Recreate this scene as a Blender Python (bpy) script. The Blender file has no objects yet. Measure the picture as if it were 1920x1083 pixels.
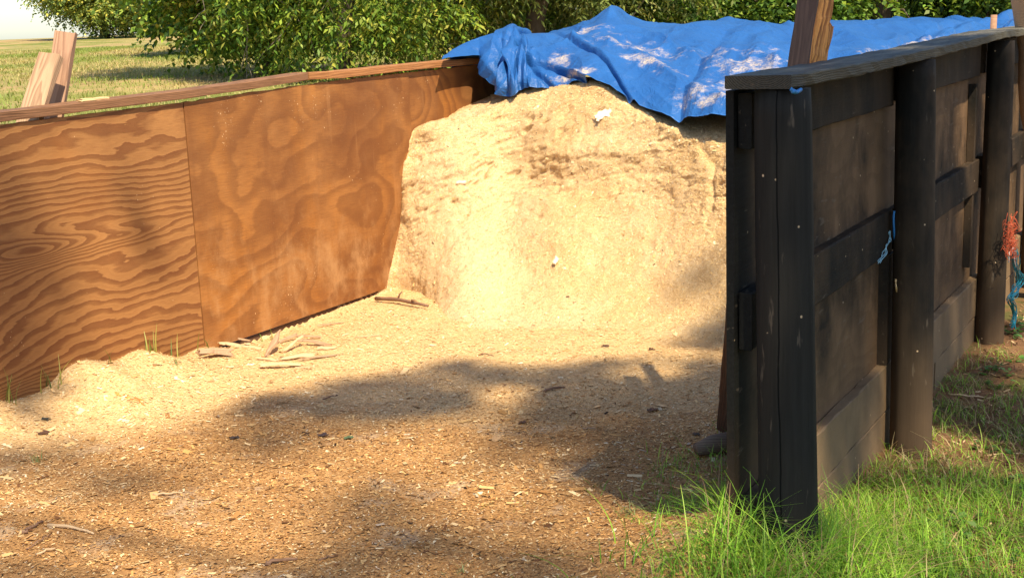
import bpy, bmesh, math, random
import numpy as np
from mathutils import Vector, Matrix
random.seed(7); RNG = np.random.default_rng(11)
SC = bpy.context.scene; COL = SC.collection
# ------------------------------------------------------------------ camera model (used to lay the site out)
F = 2400.0; H = 1.58; PITCH = math.radians(11.8); ROLL = math.radians(-2.2)
RM = Matrix.Rotation(math.pi/2-PITCH, 3, 'X') @ Matrix.Rotation(ROLL, 3, 'Z')
CAM = Vector((0, 0, H))
def ray(px, py): return RM @ Vector(((px-960)/F, (541.5-py)/F, -1))
def atY(px, py, Y): r = ray(px, py); return CAM + r*(Y/r.y)
def atZ(px, py, z=0.0): r = ray(px, py); return CAM + r*((z-H)/r.z)
def atP(px, py, p, n):
    r = ray(px, py); return CAM + r*((n[0]*p[0]+n[1]*p[1])/(n[0]*r.x+n[1]*r.y))
RMn = np.array(RM)
def projn(P):
    q = (P-np.array([0, 0, H])) @ RMn
    d = np.where(-q[:, 2] > 1e-3, -q[:, 2], 1e-3)
    return 960+F*q[:, 0]/d, 541.5-F*q[:, 1]/d, -q[:, 2]
# ------------------------------------------------------------------ the two wall frames
A = Vector((-1.566, 6.302, 0)); AZL = math.radians(28.8)
Q = Vector((.923, 3.871, 0)); AZR = math.radians(30.0)
dL = Vector((math.sin(AZL), math.cos(AZL), 0)); nL = Vector((dL.y, -dL.x, 0))
dR = Vector((math.sin(AZR), math.cos(AZR), 0)); nR = Vector((dR.y, -dR.x, 0))
ML = Matrix.Translation(A) @ Matrix.Rotation(math.pi/2-AZL, 4, 'Z')   # local x along wall, -y towards the bay
MR = Matrix.Translation(Q) @ Matrix.Rotation(math.pi/2-AZR, 4, 'Z')   # local x along wall, -y = outward
def Lp(u, v, z): return A+dL*u+nL*v+Vector((0, 0, z))
def Rp(u, v, z): return Q+dR*u+nR*v+Vector((0, 0, z))
SUN_EL = math.radians(54); SAZ = Vector((.38, -.925, 0)).normalized()
SUN = Vector((SAZ.x*math.cos(SUN_EL), SAZ.y*math.cos(SUN_EL), math.sin(SUN_EL)))
# ------------------------------------------------------------------ numpy noise
def _h(ix, iy, iz, s):
    n = (ix*374761393+iy*668265263+iz*2147483647+s*1274126177) & 0xffffffff
    n = ((n ^ (n >> 13))*1274126177) & 0xffffffff
    n = ((n ^ (n >> 16))*2246822519) & 0xffffffff
    return ((n ^ (n >> 15)) & 0xffff)/32767.5-1
def vn(x, y, z=None, s=0):
    x = np.asarray(x, float); y = np.asarray(y, float); z = np.zeros_like(x) if z is None else np.asarray(z, float)
    ix, iy, iz = [np.floor(a).astype(np.int64) for a in (x, y, z)]
    fx, fy, fz = x-ix, y-iy, z-iz
    fx, fy, fz = [f*f*f*(f*(f*6-15)+10) for f in (fx, fy, fz)]
    r = 0
    for a in (0, 1):
        for b in (0, 1):
            for c in (0, 1):
                r = r+_h(ix+a, iy+b, iz+c, s)*(fx if a else 1-fx)*(fy if b else 1-fy)*(fz if c else 1-fz)
    return r
def fbm(x, y, z=None, s=0, o=4):
    z = np.zeros_like(np.asarray(x, float)) if z is None else z
    t = 0; a = 1; k = 0
    for i in range(o):
        f = 2.03**i; t = t+a*vn(x*f+i*7.3, y*f-i*3.1, z*f+i*1.7, s+i); k += a; a *= .5
    return t/k
def sst(a, b, x):
    t = np.clip((x-a)/(b-a), 0, 1); return t*t*(3-2*t)
# ------------------------------------------------------------------ object helpers
def tag(o, label=None, cat=None, group=None, kind=None):
    if label: o['label'] = label
    if cat: o['category'] = cat
    if group: o['group'] = group
    if kind: o['kind'] = kind
    return o
def empty(name, M, label, cat, group=None):
    o = bpy.data.objects.new(name, None); COL.objects.link(o); o.matrix_world = M; o.empty_display_size = .2
    return tag(o, label, cat, group)
def link(name, me, mats, parent=None, M=None, smooth=False):
    o = bpy.data.objects.new(name, me); COL.objects.link(o)
    for m in (mats if isinstance(mats, (list, tuple)) else [mats]): me.materials.append(m)
    if parent: o.parent = parent
    if M is not None: o.matrix_local = M
    if smooth: me.shade_smooth()
    return o
def big(name, V, Fc, n=4, col=None, mi=None):
    """mesh from numpy arrays, all faces with n corners"""
    me = bpy.data.meshes.new(name); V = np.asarray(V, np.float32); Fc = np.asarray(Fc, np.int32)
    me.vertices.add(len(V)); me.vertices.foreach_set('co', V.ravel())
    me.loops.add(Fc.size); me.loops.foreach_set('vertex_index', Fc.ravel())
    me.polygons.add(len(Fc)); me.polygons.foreach_set('loop_start', np.arange(0, Fc.size, n, dtype=np.int32))
    if mi is not None: me.polygons.foreach_set('material_index', np.asarray(mi, np.int32))
    me.update(calc_edges=True)
    if col is not None:
        at = me.color_attributes.new('Col', 'FLOAT_COLOR', 'POINT'); c = np.ones((len(V), 4), np.float32); c[:, :3] = col
        at.data.foreach_set('color', c.ravel())
    return me
def gridfaces(nx, ny):
    i = np.arange(nx*ny).reshape(ny, nx)
    return np.stack([i[:-1, :-1], i[:-1, 1:], i[1:, 1:], i[1:, :-1]], -1).reshape(-1, 4)
def bm_mesh(name, bm):
    me = bpy.data.meshes.new(name); bmesh.ops.recalc_face_normals(bm, faces=bm.faces); bm.to_mesh(me); bm.free(); return me
def plank(bm, x0, x1, y0, y1, z0, z1, zf=None, seg=14, jit=.0015, bev=.003, seed=0, ends=.0, yf=None):
    """a board in local axes: x along; corners rounded, edges slightly uneven; zf(x)/yf(x) shift it"""
    rnd = random.Random(seed*77+5); rings = []; b = bev
    prof = [(y0+b, z0), (y1-b, z0), (y1, z0+b), (y1, z1-b), (y1-b, z1), (y0+b, z1), (y0, z1-b), (y0, z0+b)]
    for i in range(seg+1):
        x = x0+(x1-x0)*i/seg; dz = zf(x) if zf else 0; dy = yf(x) if yf else 0; r = []
        for (y, z) in prof:
            e = rnd.uniform(-ends, ends) if i in (0, seg) else 0
            r.append(bm.verts.new((x+e, y+dy+rnd.uniform(-jit, jit), z+dz+rnd.uniform(-jit, jit))))
        rings.append(r)
    for a, c in zip(rings, rings[1:]):
        for k in range(8): bm.faces.new((a[k], a[(k+1) % 8], c[(k+1) % 8], c[k]))
    bm.faces.new(rings[0][::-1]); bm.faces.new(rings[-1])
def tube(bm, pts, rad, n=6, cap=True):
    rings = []; pts = [Vector(p) for p in pts]; up = None
    for i, p in enumerate(pts):
        t = (pts[min(i+1, len(pts)-1)]-pts[max(i-1, 0)]).normalized()
        if up is None: up = t.orthogonal().normalized()
        a = (up-t*up.dot(t)); a = a.normalized() if a.length > 1e-6 else t.orthogonal().normalized(); up = a; b = t.cross(a)
        r = rad[i] if isinstance(rad, (list, tuple)) else rad
        rings.append([bm.verts.new(p+(a*math.cos(k*2*math.pi/n)+b*math.sin(k*2*math.pi/n))*r) for k in range(n)])
    for q, w in zip(rings, rings[1:]):
        for k in range(n): bm.faces.new((q[k], q[(k+1) % n], w[(k+1) % n], w[k]))
    if cap: bm.faces.new(rings[0][::-1]); bm.faces.new(rings[-1])
def frame(p0, p1, side):
    """matrix with x from p0 to p1, z close to side"""
    x = (Vector(p1)-Vector(p0)).normalized(); z = Vector(side); z = (z-x*z.dot(x)).normalized(); y = z.cross(x)
    return Matrix(((x.x, y.x, z.x, p0[0]), (x.y, y.y, z.y, p0[1]), (x.z, y.z, z.z, p0[2]), (0, 0, 0, 1)))
# ------------------------------------------------------------------ node helpers
class NT:
    def __init__(s, name, rough=.8, spec=.3):
        s.m = bpy.data.materials.new(name); s.m.use_nodes = True; s.t = s.m.node_tree; s.t.nodes.clear()
        s.out = s.t.nodes.new('ShaderNodeOutputMaterial'); s.b = s.t.nodes.new('ShaderNodeBsdfPrincipled')
        s.t.links.new(s.b.outputs[0], s.out.inputs[0]); s.b.inputs['Roughness'].default_value = rough
        s.b.inputs['Specular IOR Level'].default_value = spec; s._c = {}
    def n(s, ty, out=0, props=None, **kw):
        nd = s.t.nodes.new(ty)
        for k, v in (props or {}).items(): setattr(nd, k, v)
        for k, v in kw.items(): s.put(nd.inputs[int(k[1:]) if k[0] == '_' and k[1:].isdigit() else k.replace('_', ' ')], v)
        return nd.outputs[out]
    def put(s, inp, v):
        if isinstance(v, bpy.types.NodeSocket): s.t.links.new(v, inp)
        else:
            if inp.type == 'RGBA' and len(v) == 3: v = (*v, 1)
            inp.default_value = v
    def pos(s, kind='Object'):
        if kind not in s._c:
            s._c[kind] = s.n('ShaderNodeTexCoord', out={'Generated': 0, 'Object': 3, 'UV': 2}[kind]) if kind != 'World' else s.n('ShaderNodeNewGeometry', out=0)
        return s._c[kind]
    def xyz(s, v):
        nd = s.t.nodes.new('ShaderNodeSeparateXYZ'); s.t.links.new(v, nd.inputs[0]); return nd.outputs[0], nd.outputs[1], nd.outputs[2]
    def comb(s, x, y, z): return s.n('ShaderNodeCombineXYZ', _0=x, _1=y, _2=z)
    def scale(s, v, sc, off=(0, 0, 0)): return s.n('ShaderNodeMapping', Vector=v, Scale=sc, Location=off)
    def noise(s, v, scale=5, detail=4, rough=.55, dist=0.): return s.n('ShaderNodeTexNoise', Vector=v, Scale=scale, Detail=detail, Roughness=rough, Distortion=dist)
    def vor(s, v, scale=5, out=0, feat='F1'): return s.n('ShaderNodeTexVoronoi', out=out, props={'feature': feat}, Vector=v, Scale=scale)
    def ma(s, op, a, b=0., c=None):
        nd = s.t.nodes.new('ShaderNodeMath'); nd.operation = op; s.put(nd.inputs[0], a); s.put(nd.inputs[1], b)
        if c is not None: s.put(nd.inputs[2], c)
        return nd.outputs[0]
    def step(s, x, a, b, lo=0., hi=1.):
        nd = s.t.nodes.new('ShaderNodeMapRange'); nd.interpolation_type = 'SMOOTHSTEP'; s.put(nd.inputs[0], x)
        for i, v in zip((1, 2, 3, 4), (a, b, lo, hi)): nd.inputs[i].default_value = v
        return nd.outputs[0]
    def mix(s, f, a, b, mode='MIX'):
        nd = s.t.nodes.new('ShaderNodeMix'); nd.data_type = 'RGBA'; nd.blend_type = mode
        s.put(nd.inputs[0], f); s.put(nd.inputs[6], a); s.put(nd.inputs[7], b); return nd.outputs[2]
    def ramp(s, x, stops):
        nd = s.t.nodes.new('ShaderNodeValToRGB'); e = nd.color_ramp.elements
        while len(e) < len(stops): e.new(.5)
        for q, (p, c) in zip(e, stops): q.position = p; q.color = (*c, 1)
        s.put(nd.inputs[0], x); return nd.outputs[0]
    def bump(s, h, st=.5, dist=.01, nrm=None):
        nd = s.t.nodes.new('ShaderNodeBump'); nd.inputs['Strength'].default_value = st; nd.inputs['Distance'].default_value = dist
        s.put(nd.inputs['Height'], h)
        if nrm: s.put(nd.inputs['Normal'], nrm)
        return nd.outputs[0]
    def fin(s, col, nrm=None, rough=None):
        s.put(s.b.inputs['Base Color'], col)
        if nrm: s.put(s.b.inputs['Normal'], nrm)
        if rough is not None: s.put(s.b.inputs['Roughness'], rough)
        return s.m
def solid(name, c, rough=.8, var=.25, sc=30):
    s = NT(name, rough); n = s.noise(s.pos(), sc, 4)
    return s.fin(s.mix(n, [x*(1-var) for x in c], [min(1, x*(1+var)) for x in c]), s.bump(n, .3, .004))
def board_mat(name, light, dark, ring=130, centre=(.02, -.06), streak=.5, extra=None, rough=.75, seed=0., spec=.25):
    """solid wood: growth rings round a far centre, long grain along local x"""
    s = NT(name, rough, spec); p = s.scale(s.pos(), (1, 1, 1), (seed, 0, 0)); x, y, z = s.xyz(s.pos())
    ds = s.noise(s.scale(s.pos(), (1.3, 9, 9), (seed, seed, 0)), 1, 3)
    yy = s.ma('ADD', y, centre[0]); zz = s.ma('SUBTRACT', z, centre[1])
    r = s.ma('SQRT', s.ma('ADD', s.ma('MULTIPLY', yy, yy), s.ma('MULTIPLY', zz, zz)))
    v = s.ma('ADD', s.ma('MULTIPLY', r, ring), s.ma('MULTIPLY', ds, 7.))
    fr = s.ma('FRACT', v); band = s.ma('MULTIPLY', s.step(fr, .25, .85), s.step(fr, .9, 1., 1., 0.))
    st = s.noise(s.scale(s.pos(), (6, 160, 160), (seed, 0, seed)), 1, 4, .7)
    lo = s.noise(s.scale(s.pos(), (2, 8, 8), (0, seed, 0)), 1, 4)
    c = s.mix(s.ma('MULTIPLY', band, .75), light, dark)
    c = s.mix(s.step(st, .35, .75, 0, streak), c, [a*.45 for a in dark])
    c = s.mix(s.step(lo, .35, .7, 0, .45), c, [a*.7 for a in light])
    if extra: c = extra(s, c, x, y, z)
    h = s.ma('ADD', s.ma('MULTIPLY', band, -.25), s.ma('MULTIPLY', st, 1.))
    return s.fin(c, s.bump(h, .5, .003))
# ------------------------------------------------------------------ materials of the timber
def specks(s, c, amount=.5, col=(.85, .62, .36), u0=None, sc=70):
    p = s.pos(); v = s.vor(s.scale(p, (1, 1, .8)), sc); big_ = s.noise(p, 2.2, 3); r = s.noise(p, sc*.7, 1)
    m = s.ma('MULTIPLY', s.step(v, .10, .2, 1, 0), s.step(s.ma('ADD', s.ma('MULTIPLY', big_, .6), s.ma('MULTIPLY', r, .5)), .63, .68))
    m = s.ma('MULTIPLY', m, s.step(s.noise(p, 5, 3), .46, .60))
    return s.mix(s.ma('MULTIPLY', m, amount), c, col)
def ply_left():
    s = NT('plywood_striped', .72, .25); p = s.pos(); x, y, z = s.xyz(p)
    sp = (ML.inverted() @ atP(75, 470, A, nL)); s2 = (ML.inverted() @ atP(240, 440, A, nL)); s3 = (ML.inverted() @ atP(40, 745, A, nL))
    v = s.ma('MULTIPLY', s.ma('SUBTRACT', z, s.ma('MULTIPLY', x, .10)), 23.)
    v = s.ma('ADD', v, s.ma('MULTIPLY', s.noise(s.scale(p, (.55, 1, 1.6), (3.1, 0, .2)), 1, 1.5), 15.))
    v = s.ma('ADD', v, s.ma('MULTIPLY', s.noise(s.scale(p, (1.5, 1, 5), (1.4, 0, 0)), 1, 3, .6), 3.6))
    for (q, a, b, k) in ((sp, .34, .055, 5.), (s2, .20, .035, 2.), (s3, .25, .08, -4.)):
        dx = s.ma('DIVIDE', s.ma('SUBTRACT', x, q.x), a); dz = s.ma('DIVIDE', s.ma('SUBTRACT', z, q.z), b)
        g = s.ma('EXPONENT', s.ma('MULTIPLY', s.ma('ADD', s.ma('MULTIPLY', dx, dx), s.ma('MULTIPLY', dz, dz)), -1.))
        v = s.ma('ADD', v, s.ma('MULTIPLY', g, k))
    jag = s.noise(s.scale(p, (9, 1, 60)), 1, 4, .65)
    v = s.ma('ADD', v, s.ma('MULTIPLY', jag, .6))
    fr = s.ma('FRACT', v); w = s.noise(s.scale(p, (1, 1, 3), (5, 0, 1)), 1, 2)
    edge = s.ma('SUBTRACT', fr, s.ma('MULTIPLY', w, .55))
    fine = s.ma('FRACT', s.ma('MULTIPLY', v, 3.)); band = s.ma('MULTIPLY', s.step(edge, .08, .50), s.step(fr, .94, 1., 1, 0)); band = s.ma('ADD', s.ma('MULTIPLY', band, .86), s.ma('MULTIPLY', s.step(fine, .3, .9), .16))
    fib = s.noise(s.scale(p, (14, 1, 330)), 1, 3, .7); blot = s.noise(s.scale(p, (1.2, 1, 3)), 1, 4)
    c = s.mix(s.step(blot, .35, .7), (.33, .155, .052), (.43, .205, .068))
    c = s.mix(s.ma('MULTIPLY', band, s.step(blot, .25, .6, .95, .72)), c, (.135, .042, .014))
    c = s.mix(s.step(fib, .3, .7, 0, .28), c, (.19, .07, .025))
    st = s.noise(s.scale(p, (1.6, 1, 1.1), (8, 0, 4)), 1, 5, .6)
    c = s.mix(s.step(st, .48, .72, 0, .6), c, (.14, .05, .019))
    c = s.mix(s.step(s.noise(s.scale(p, (1.1, 1, 1.6), (2, 0, 9)), 1, 3), .52, .72, 0, .4), c, (.46, .16, .028))
    c = specks(s, c, .6)
    h = s.ma('ADD', s.ma('MULTIPLY', band, .8), s.ma('MULTIPLY', fib, .7))
    return s.fin(c, s.bump(h, .45, .003))
def ply_right(name, off, k1, kx, kz, amt):
    s = NT(name, .72, .25); p = s.pos(); x, y, z = s.xyz(p)
    d = s.noise(s.scale(p, (.85, 1, 1.25), off), 1, 2., .5)
    v = s.ma('ADD', s.ma('MULTIPLY', d, k1), s.ma('MULTIPLY', z, 4.))
    v = s.ma('ADD', v, s.ma('MULTIPLY', s.noise(s.scale(p, (kx, 1, kz), off), 1, 3, .55), 1.8))
    v = s.ma('ADD', v, s.ma('MULTIPLY', s.noise(s.scale(p, (12, 1, 40)), 1, 4, .7), .35))
    fr = s.ma('FRACT', v); band = s.ma('MULTIPLY', s.step(fr, .15, .80), s.step(fr, .84, 1., 1, 0))
    blot = s.noise(s.scale(p, (1.5, 1, 2.2), (4, 0, 2)), 1, 6, .62); bl2 = s.noise(s.scale(p, (2.5, 1, 1.2), (9, 0, 5)), 1, 5, .6)
    c = s.mix(s.step(blot, .38, .62), (.26, .105, .030), (.37, .160, .046))
    c = s.mix(s.step(bl2, .46, .72, 0, .6), c, (.44, .17, .030))
    c = s.mix(s.ma('MULTIPLY', band, amt), c, (.12, .040, .013))
    c = s.mix(s.step(s.noise(s.scale(p, (1.1, 1, 1.9), (1, 0, 7)), 1, 6, .6), .43, .68, 0, .62), c, (.135, .046, .016))
    fib = s.noise(s.scale(p, (10, 1, 240)), 1, 3, .7)
    c = s.mix(s.step(fib, .35, .72, 0, .5), c, (.16, .058, .02))
    run = s.noise(s.scale(p, (9, 1, .7), (3, 0, 1)), 1, 4, .6)
    c = s.mix(s.step(run, .52, .74, 0, .45), c, (.17, .062, .02)); c = s.mix(s.step(run, .26, .40, .30, 0), c, (.46, .23, .09))
    # dried sawdust wiped and splashed over the sheet
    dust = s.noise(s.scale(p, (3.4, 1, 2.3), (2, 0, 3)), 1, 7, .7); low = s.step(z, .15, .95, 1, .15)
    c = s.mix(s.ma('MULTIPLY', s.step(dust, .45, .72, 0, .7), low), c, (.48, .27, .12))
    c = specks(s, c, .85, sc=95); c = specks(s, c, .8, sc=52)
    # one long check in the veneer
    if amt > .5:
        a = ML.inverted() @ atP(388, 517, A, nL); b = ML.inverted() @ atP(505, 484, A, nL)
        zl = s.ma('ADD', s.ma('MULTIPLY', s.ma('SUBTRACT', x, a.x), (b.z-a.z)/(b.x-a.x)), a.z)
        zl = s.ma('ADD', zl, s.ma('MULTIPLY', s.ma('SUBTRACT', s.noise(s.scale(p, (20, 1, 1)), 1, 3), .5), .018))
        dz = s.ma('SUBTRACT', z, zl); inx = s.ma('MULTIPLY', s.step(x, a.x-.02, a.x+.01), s.step(x, b.x-.08, b.x+.03, 1, 0))
        c = s.mix(s.ma('MULTIPLY', s.step(s.ma('ABSOLUTE', dz), .002, .006, 1, 0), inx), c, (.06, .02, .01))
        c = s.mix(s.ma('MULTIPLY', s.step(s.ma('ABSOLUTE', s.ma('ADD', dz, .008)), .001, .005, 1, 0), inx), c, (.62, .38, .16))
    return s.fin(c, s.bump(s.ma('ADD', fib, s.ma('MULTIPLY', band, .6)), .4, .003))
def black_timber(name, dust=.5, base=(.009, .009, .008), brown=(.085, .050, .026), seed=0., grain='x', crack=None, plyg=False):
    s = NT(name, .75, .10); p = s.pos(); x, y, z = s.xyz(p)
    g = {'x': (5, 90, 90), 'z': (60, 60, 3)}[grain]
    fib = s.noise(s.scale(p, g, (seed, seed, 0)), 1, 5, .7)
    w = s.noise(s.scale(p, (2.6, 2.6, 2.0), (seed, 0, seed)), 1, 6, .62)
    w2 = s.noise(s.scale(p, (7, 7, 3), (0, seed, 3)), 1, 4)
    c = s.mix(fib, [a*.5 for a in base], [a*2.3 for a in base])
    keep = s.step(x, -.50, -.30) if 'post' not in name else 1.
    c = s.mix(s.ma('MULTIPLY', s.step(w, .32, .62, 0, dust), keep), c, brown)
    c = s.mix(s.ma('MULTIPLY', s.step(w2, .45, .75, 0, dust*.55), keep), c, [a*1.5 for a in brown])
    if plyg:
        v = s.ma('ADD', s.ma('MULTIPLY', z, 9), s.ma('MULTIPLY', s.noise(s.scale(p, (1.5, 1, 2.5), (seed, 0, 0)), 1, 2), 9.))
        b = s.step(s.ma('FRACT', v), .3, .8); c = s.mix(s.ma('MULTIPLY', s.ma('MULTIPLY', b, .3), keep), c, [a*.5 for a in brown])
    # worn soil stains near the foot
    sp = s.step(s.ma('ADD', z, s.ma('MULTIPLY', w, .5)), .15, .75, .75*min(1, dust*1.6), 0)
    c = s.mix(sp, c, [a*1.25 for a in brown])
    sc_ = s.noise(s.scale(p, (40, 40, 9) if grain == 'z' else (9, 40, 40), (seed, 2, 5)), 1, 3)
    c = s.mix(s.step(sc_, .64, .74, 0, .45), c, (.16, .125, .09))
    vs = s.vor(p, 26); rn = s.noise(p, 19, 1)
    c = s.mix(s.ma('MULTIPLY', s.step(vs, .06, .13, 1, 0), s.step(rn, .60, .64)), c, (.55, .40, .24))
    h = s.ma('ADD', s.ma('MULTIPLY', fib, .8), w2)
    if crack is not None:
        yc = s.ma('SUBTRACT', y, s.ma('MULTIPLY', s.ma('ADD', z, .3), .019)); ang = s.ma('ARCTAN2', s.ma('MULTIPLY', yc, -1.), s.ma('MULTIPLY', x, -1.)); wob = s.noise(s.comb(0., 0., z), 2.4, 4)
        d = s.ma('ABSOLUTE', s.ma('SUBTRACT', s.ma('SUBTRACT', ang, crack), s.ma('MULTIPLY', s.ma('SUBTRACT', wob, .5), .32)))
        k = s.step(d, .010, .035, 1, 0); c = s.mix(k, c, (.004, .004, .004)); h = s.ma('SUBTRACT', h, s.ma('MULTIPLY', k, 1.2))
    return s.fin(c, s.bump(h, .55, .004))
M_ply0 = ply_left(); M_ply1 = ply_right('plywood_blotched', (0, 0, 0), 13., 1.6, 3.4, .44)
M_ply2 = ply_right('plywood_swirled', (6, 0, 3), 17., 1.3, 2.6, .55)
M_capL = board_mat('brown_cap_wood', (.30, .15, .075), (.12, .055, .028), seed=2., streak=.6)
M_capL2 = board_mat('orange_cap_wood', (.44, .20, .075), (.22, .085, .03), seed=5., streak=.35, ring=90)
M_weather = board_mat('weathered_stud', (.50, .33, .20), (.27, .15, .085), seed=1., streak=.35, ring=110)
M_weather2 = board_mat('reddish_stud', (.46, .27, .17), (.22, .11, .065), seed=8., streak=.4, ring=150)
M_brown = board_mat('brown_rough_board', (.15, .085, .055), (.07, .037, .025), seed=3., streak=.6)
M_split = board_mat('split_orange_wood', (.80, .34, .085), (.20, .06, .02), seed=6., streak=.8, ring=60)
M_pale = board_mat('pale_fresh_wood', (.80, .58, .30), (.62, .38, .16), seed=9., streak=.2)
M_back = board_mat('old_grey_wood', (.20, .14, .09), (.10, .06, .04), seed=4.)
M_sheet = black_timber('dusty_black_sheet', .9, brown=(.165, .098, .052), seed=3., plyg=True)
M_rail = black_timber('dusty_black_rail', .62, seed=7., brown=(.065, .042, .025))
M_plank = black_timber('soiled_plank', 1., seed=5., brown=(.19, .125, .070))
def capblack():
    s = NT('worn_black_cap', .62, .3); p = s.pos(); x, y, z = s.xyz(p)
    yy = s.ma('ADD', y, .06); zz = s.ma('SUBTRACT', z, 1.50)
    r = s.ma('SQRT', s.ma('ADD', s.ma('MULTIPLY', yy, yy), s.ma('MULTIPLY', zz, zz)))
    v = s.ma('ADD', s.ma('MULTIPLY', r, 190.), s.ma('MULTIPLY', s.noise(s.scale(p, (2.2, 10, 10)), 1, 3), 6.))
    band = s.step(s.ma('FRACT', v), .2, .8); fib = s.noise(s.scale(p, (5, 130, 130)), 1, 5, .7)
    c = s.mix(band, (.052, .050, .040), (.018, .018, .015))
    c = s.mix(s.step(fib, .45, .8, 0, .6), c, (.11, .095, .07))
    w = s.noise(s.scale(p, (3, 14, 14), (4, 0, 0)), 1, 5, .65)
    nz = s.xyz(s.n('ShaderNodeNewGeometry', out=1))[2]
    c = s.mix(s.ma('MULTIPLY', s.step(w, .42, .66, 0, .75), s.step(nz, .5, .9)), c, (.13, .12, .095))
    c = s.mix(s.step(w, .62, .72, 0, .7), c, (.23, .15, .09))
    c = s.mix(s.step(s.ma('ADD', x, s.ma('MULTIPLY', w, 2.)), 2.6, 5., 0, .7), c, (.19, .17, .12))
    return s.fin(c, s.bump(s.ma('SUBTRACT', fib, s.ma('MULTIPLY', band, .5)), .6, .003))
M_cap = capblack()
# ------------------------------------------------------------------ left wall: plywood sheets under a timber cap
LW = empty('plywood_wall', ML, 'long orange-brown plywood wall with a board cap, sawdust drifted along its foot', 'wall')
def sheet(name, x0, x1, zb, ztop, mat, y0, y1, seed=0, nx=40, parent=None, ragged=.0015):
    bm = bmesh.new(); rnd = random.Random(seed); cols = []
    for i in range(nx+1):
        x = x0+(x1-x0)*i/nx; zt = ztop(x)+rnd.uniform(-ragged, ragged)*(1 if 0 < i < nx else 0); b = zb(x)
        wv = .004*math.sin(x*2.3+seed)
        cols.append([bm.verts.new((x, y+wv, z)) for y, z in ((y0, b), (y0, zt), (y1, zt), (y1, b))])
    for a, c in zip(cols, cols[1:]):
        for k in range(4): bm.faces.new((a[k], a[(k+1) % 4], c[(k+1) % 4], c[k]))
    bm.faces.new(cols[0][::-1]); bm.faces.new(cols[-1])
    return link(name, bm_mesh(name, bm), mat, parent)
topL = lambda x: float(np.interp(x, [-3, -1.09, 0, .96, 1.64, 2.98, 3.08, 5], [1.225, 1.240, 1.252, 1.280, 1.287, 1.298, 1.16, 1.1]))
o = sheet('plywood_sheet', -2.44, 0., lambda x: -.10, topL, M_ply0, 0, .018, 1, 60, LW); tag(o, 'plywood sheet with bold dark wavy grain stripes')
o = sheet('plywood_sheet', .006, 2.02, lambda x: .0, topL, M_ply1, -.002, .016, 2, 60, LW, .003); tag(o, 'stained plywood sheet with sawdust stuck to it and one long check')
o = sheet('plywood_sheet', 2.026, 4.4, lambda x: .0, topL, M_ply2, 0, .018, 3, 40, LW, .003); tag(o, 'plywood sheet with swirling grain next to the blue tarp')
bm = bmesh.new(); plank(bm, -.2, 3.0, .012, .04, -.22, -.012, seg=20, seed=4); link('base_board', bm_mesh('base_board', bm), M_brown, LW)
capz1 = lambda x: float(np.interp(x, [-3, -1.09, 0., .6, 1.0], [1.215, 1.252, 1.270, 1.288, 1.306]))
bm = bmesh.new(); plank(bm, -3., .975, -.022, .118, 0, .040, zf=capz1, seg=40, seed=5); o = link('cap_board', bm_mesh('cap_board', bm), M_capL, LW); tag(o, 'brown weathered cap board')
capz2 = lambda x: float(np.interp(x, [.96, 1.3, 1.9, 2.5, 3.0], [1.306, 1.297, 1.304, 1.306, 1.304]))
bm = bmesh.new(); plank(bm, .980, 2.95, -.026, .112, 0, .040, zf=capz2, seg=30, seed=6); o = link('cap_board', bm_mesh('cap_board', bm), M_capL2, LW); tag(o, 'orange cap board with strong grain')
for x in (-2.3, -.04, 1.2, 2.75):
    bm = bmesh.new(); plank(bm, x, x+.089, .045, .134, -.3, 1.205, seg=1, seed=int(x*9)); link('post', bm_mesh('post', bm), M_back, LW)
# ------------------------------------------------------------------ right wall: black timber frame with round posts
RW = empty('timber_wall', MR, 'black painted timber wall with round posts, rails and a thick plank cap', 'wall')
capz = lambda x: float(np.interp(x, [-.62, .1, 1.05, 1.9, 2.6, 3.4, 5.2], [1.385, 1.383, 1.390, 1.402, 1.414, 1.41, 1.40]))
bm = bmesh.new(); plank(bm, -.615, 3.62, -.130, .050, 0, .036, zf=capz, seg=60, jit=.002, bev=.004, seed=11)
o = link('cap_board', bm_mesh('cap_board', bm), M_cap, RW); tag(o, 'thick worn black cap plank with growth rings on its end')
bm = bmesh.new(); plank(bm, 3.63, 6.2, -.13, .06, 0, .036, zf=capz, seg=30, jit=.002, seed=12); link('cap_board', bm_mesh('cap_board', bm), M_cap, RW)
o = sheet('sheet', -.565, 1.86, lambda x: -.2, lambda x: capz(x)-.006, M_sheet, .040, .062, 21, 40, RW)
o = sheet('sheet', 1.865, 4.3, lambda x: -.2, lambda x: capz(x)-.006, M_sheet, .040, .062, 22, 40, RW)
o = sheet('sheet', 4.305, 6.3, lambda x: -.2, lambda x: capz(x)-.006, M_sheet, .040, .062, 23, 30, RW)
def rail(x0, x1, za, zb, mat, seed, y0=0., lab=None):
    bm = bmesh.new(); plank(bm, x0, x1, y0, .0385, za, zb, seg=16, jit=.002, bev=.004, seed=seed, ends=.004)
    o = link('rail', bm_mesh('rail', bm), mat, RW)
    if lab: tag(o, lab)
    return o
rail(-.545, 1.02, 1.222, 1.372, M_rail, 1); rail(1.10, 2.78, 1.235, 1.388, M_rail, 2); rail(2.9, 6.0, 1.24, 1.39, M_rail, 3)
rail(-.540, 1.06, .668, .832, M_rail, 4); rail(1.12, 2.83, .665, .825, M_rail, 5); rail(2.96, 6.0, .665, .825, M_rail, 6)
def pl(x0, x1, za, zb, seed, y0, lab=None):
    bm = bmesh.new(); plank(bm, x0, x1, y0, .0385, za, zb, seg=20, jit=.0025, bev=.004, seed=seed, ends=.004)
    o = link('plank', bm_mesh('plank', bm), M_plank, RW)
    if lab: tag(o, lab)
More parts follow.
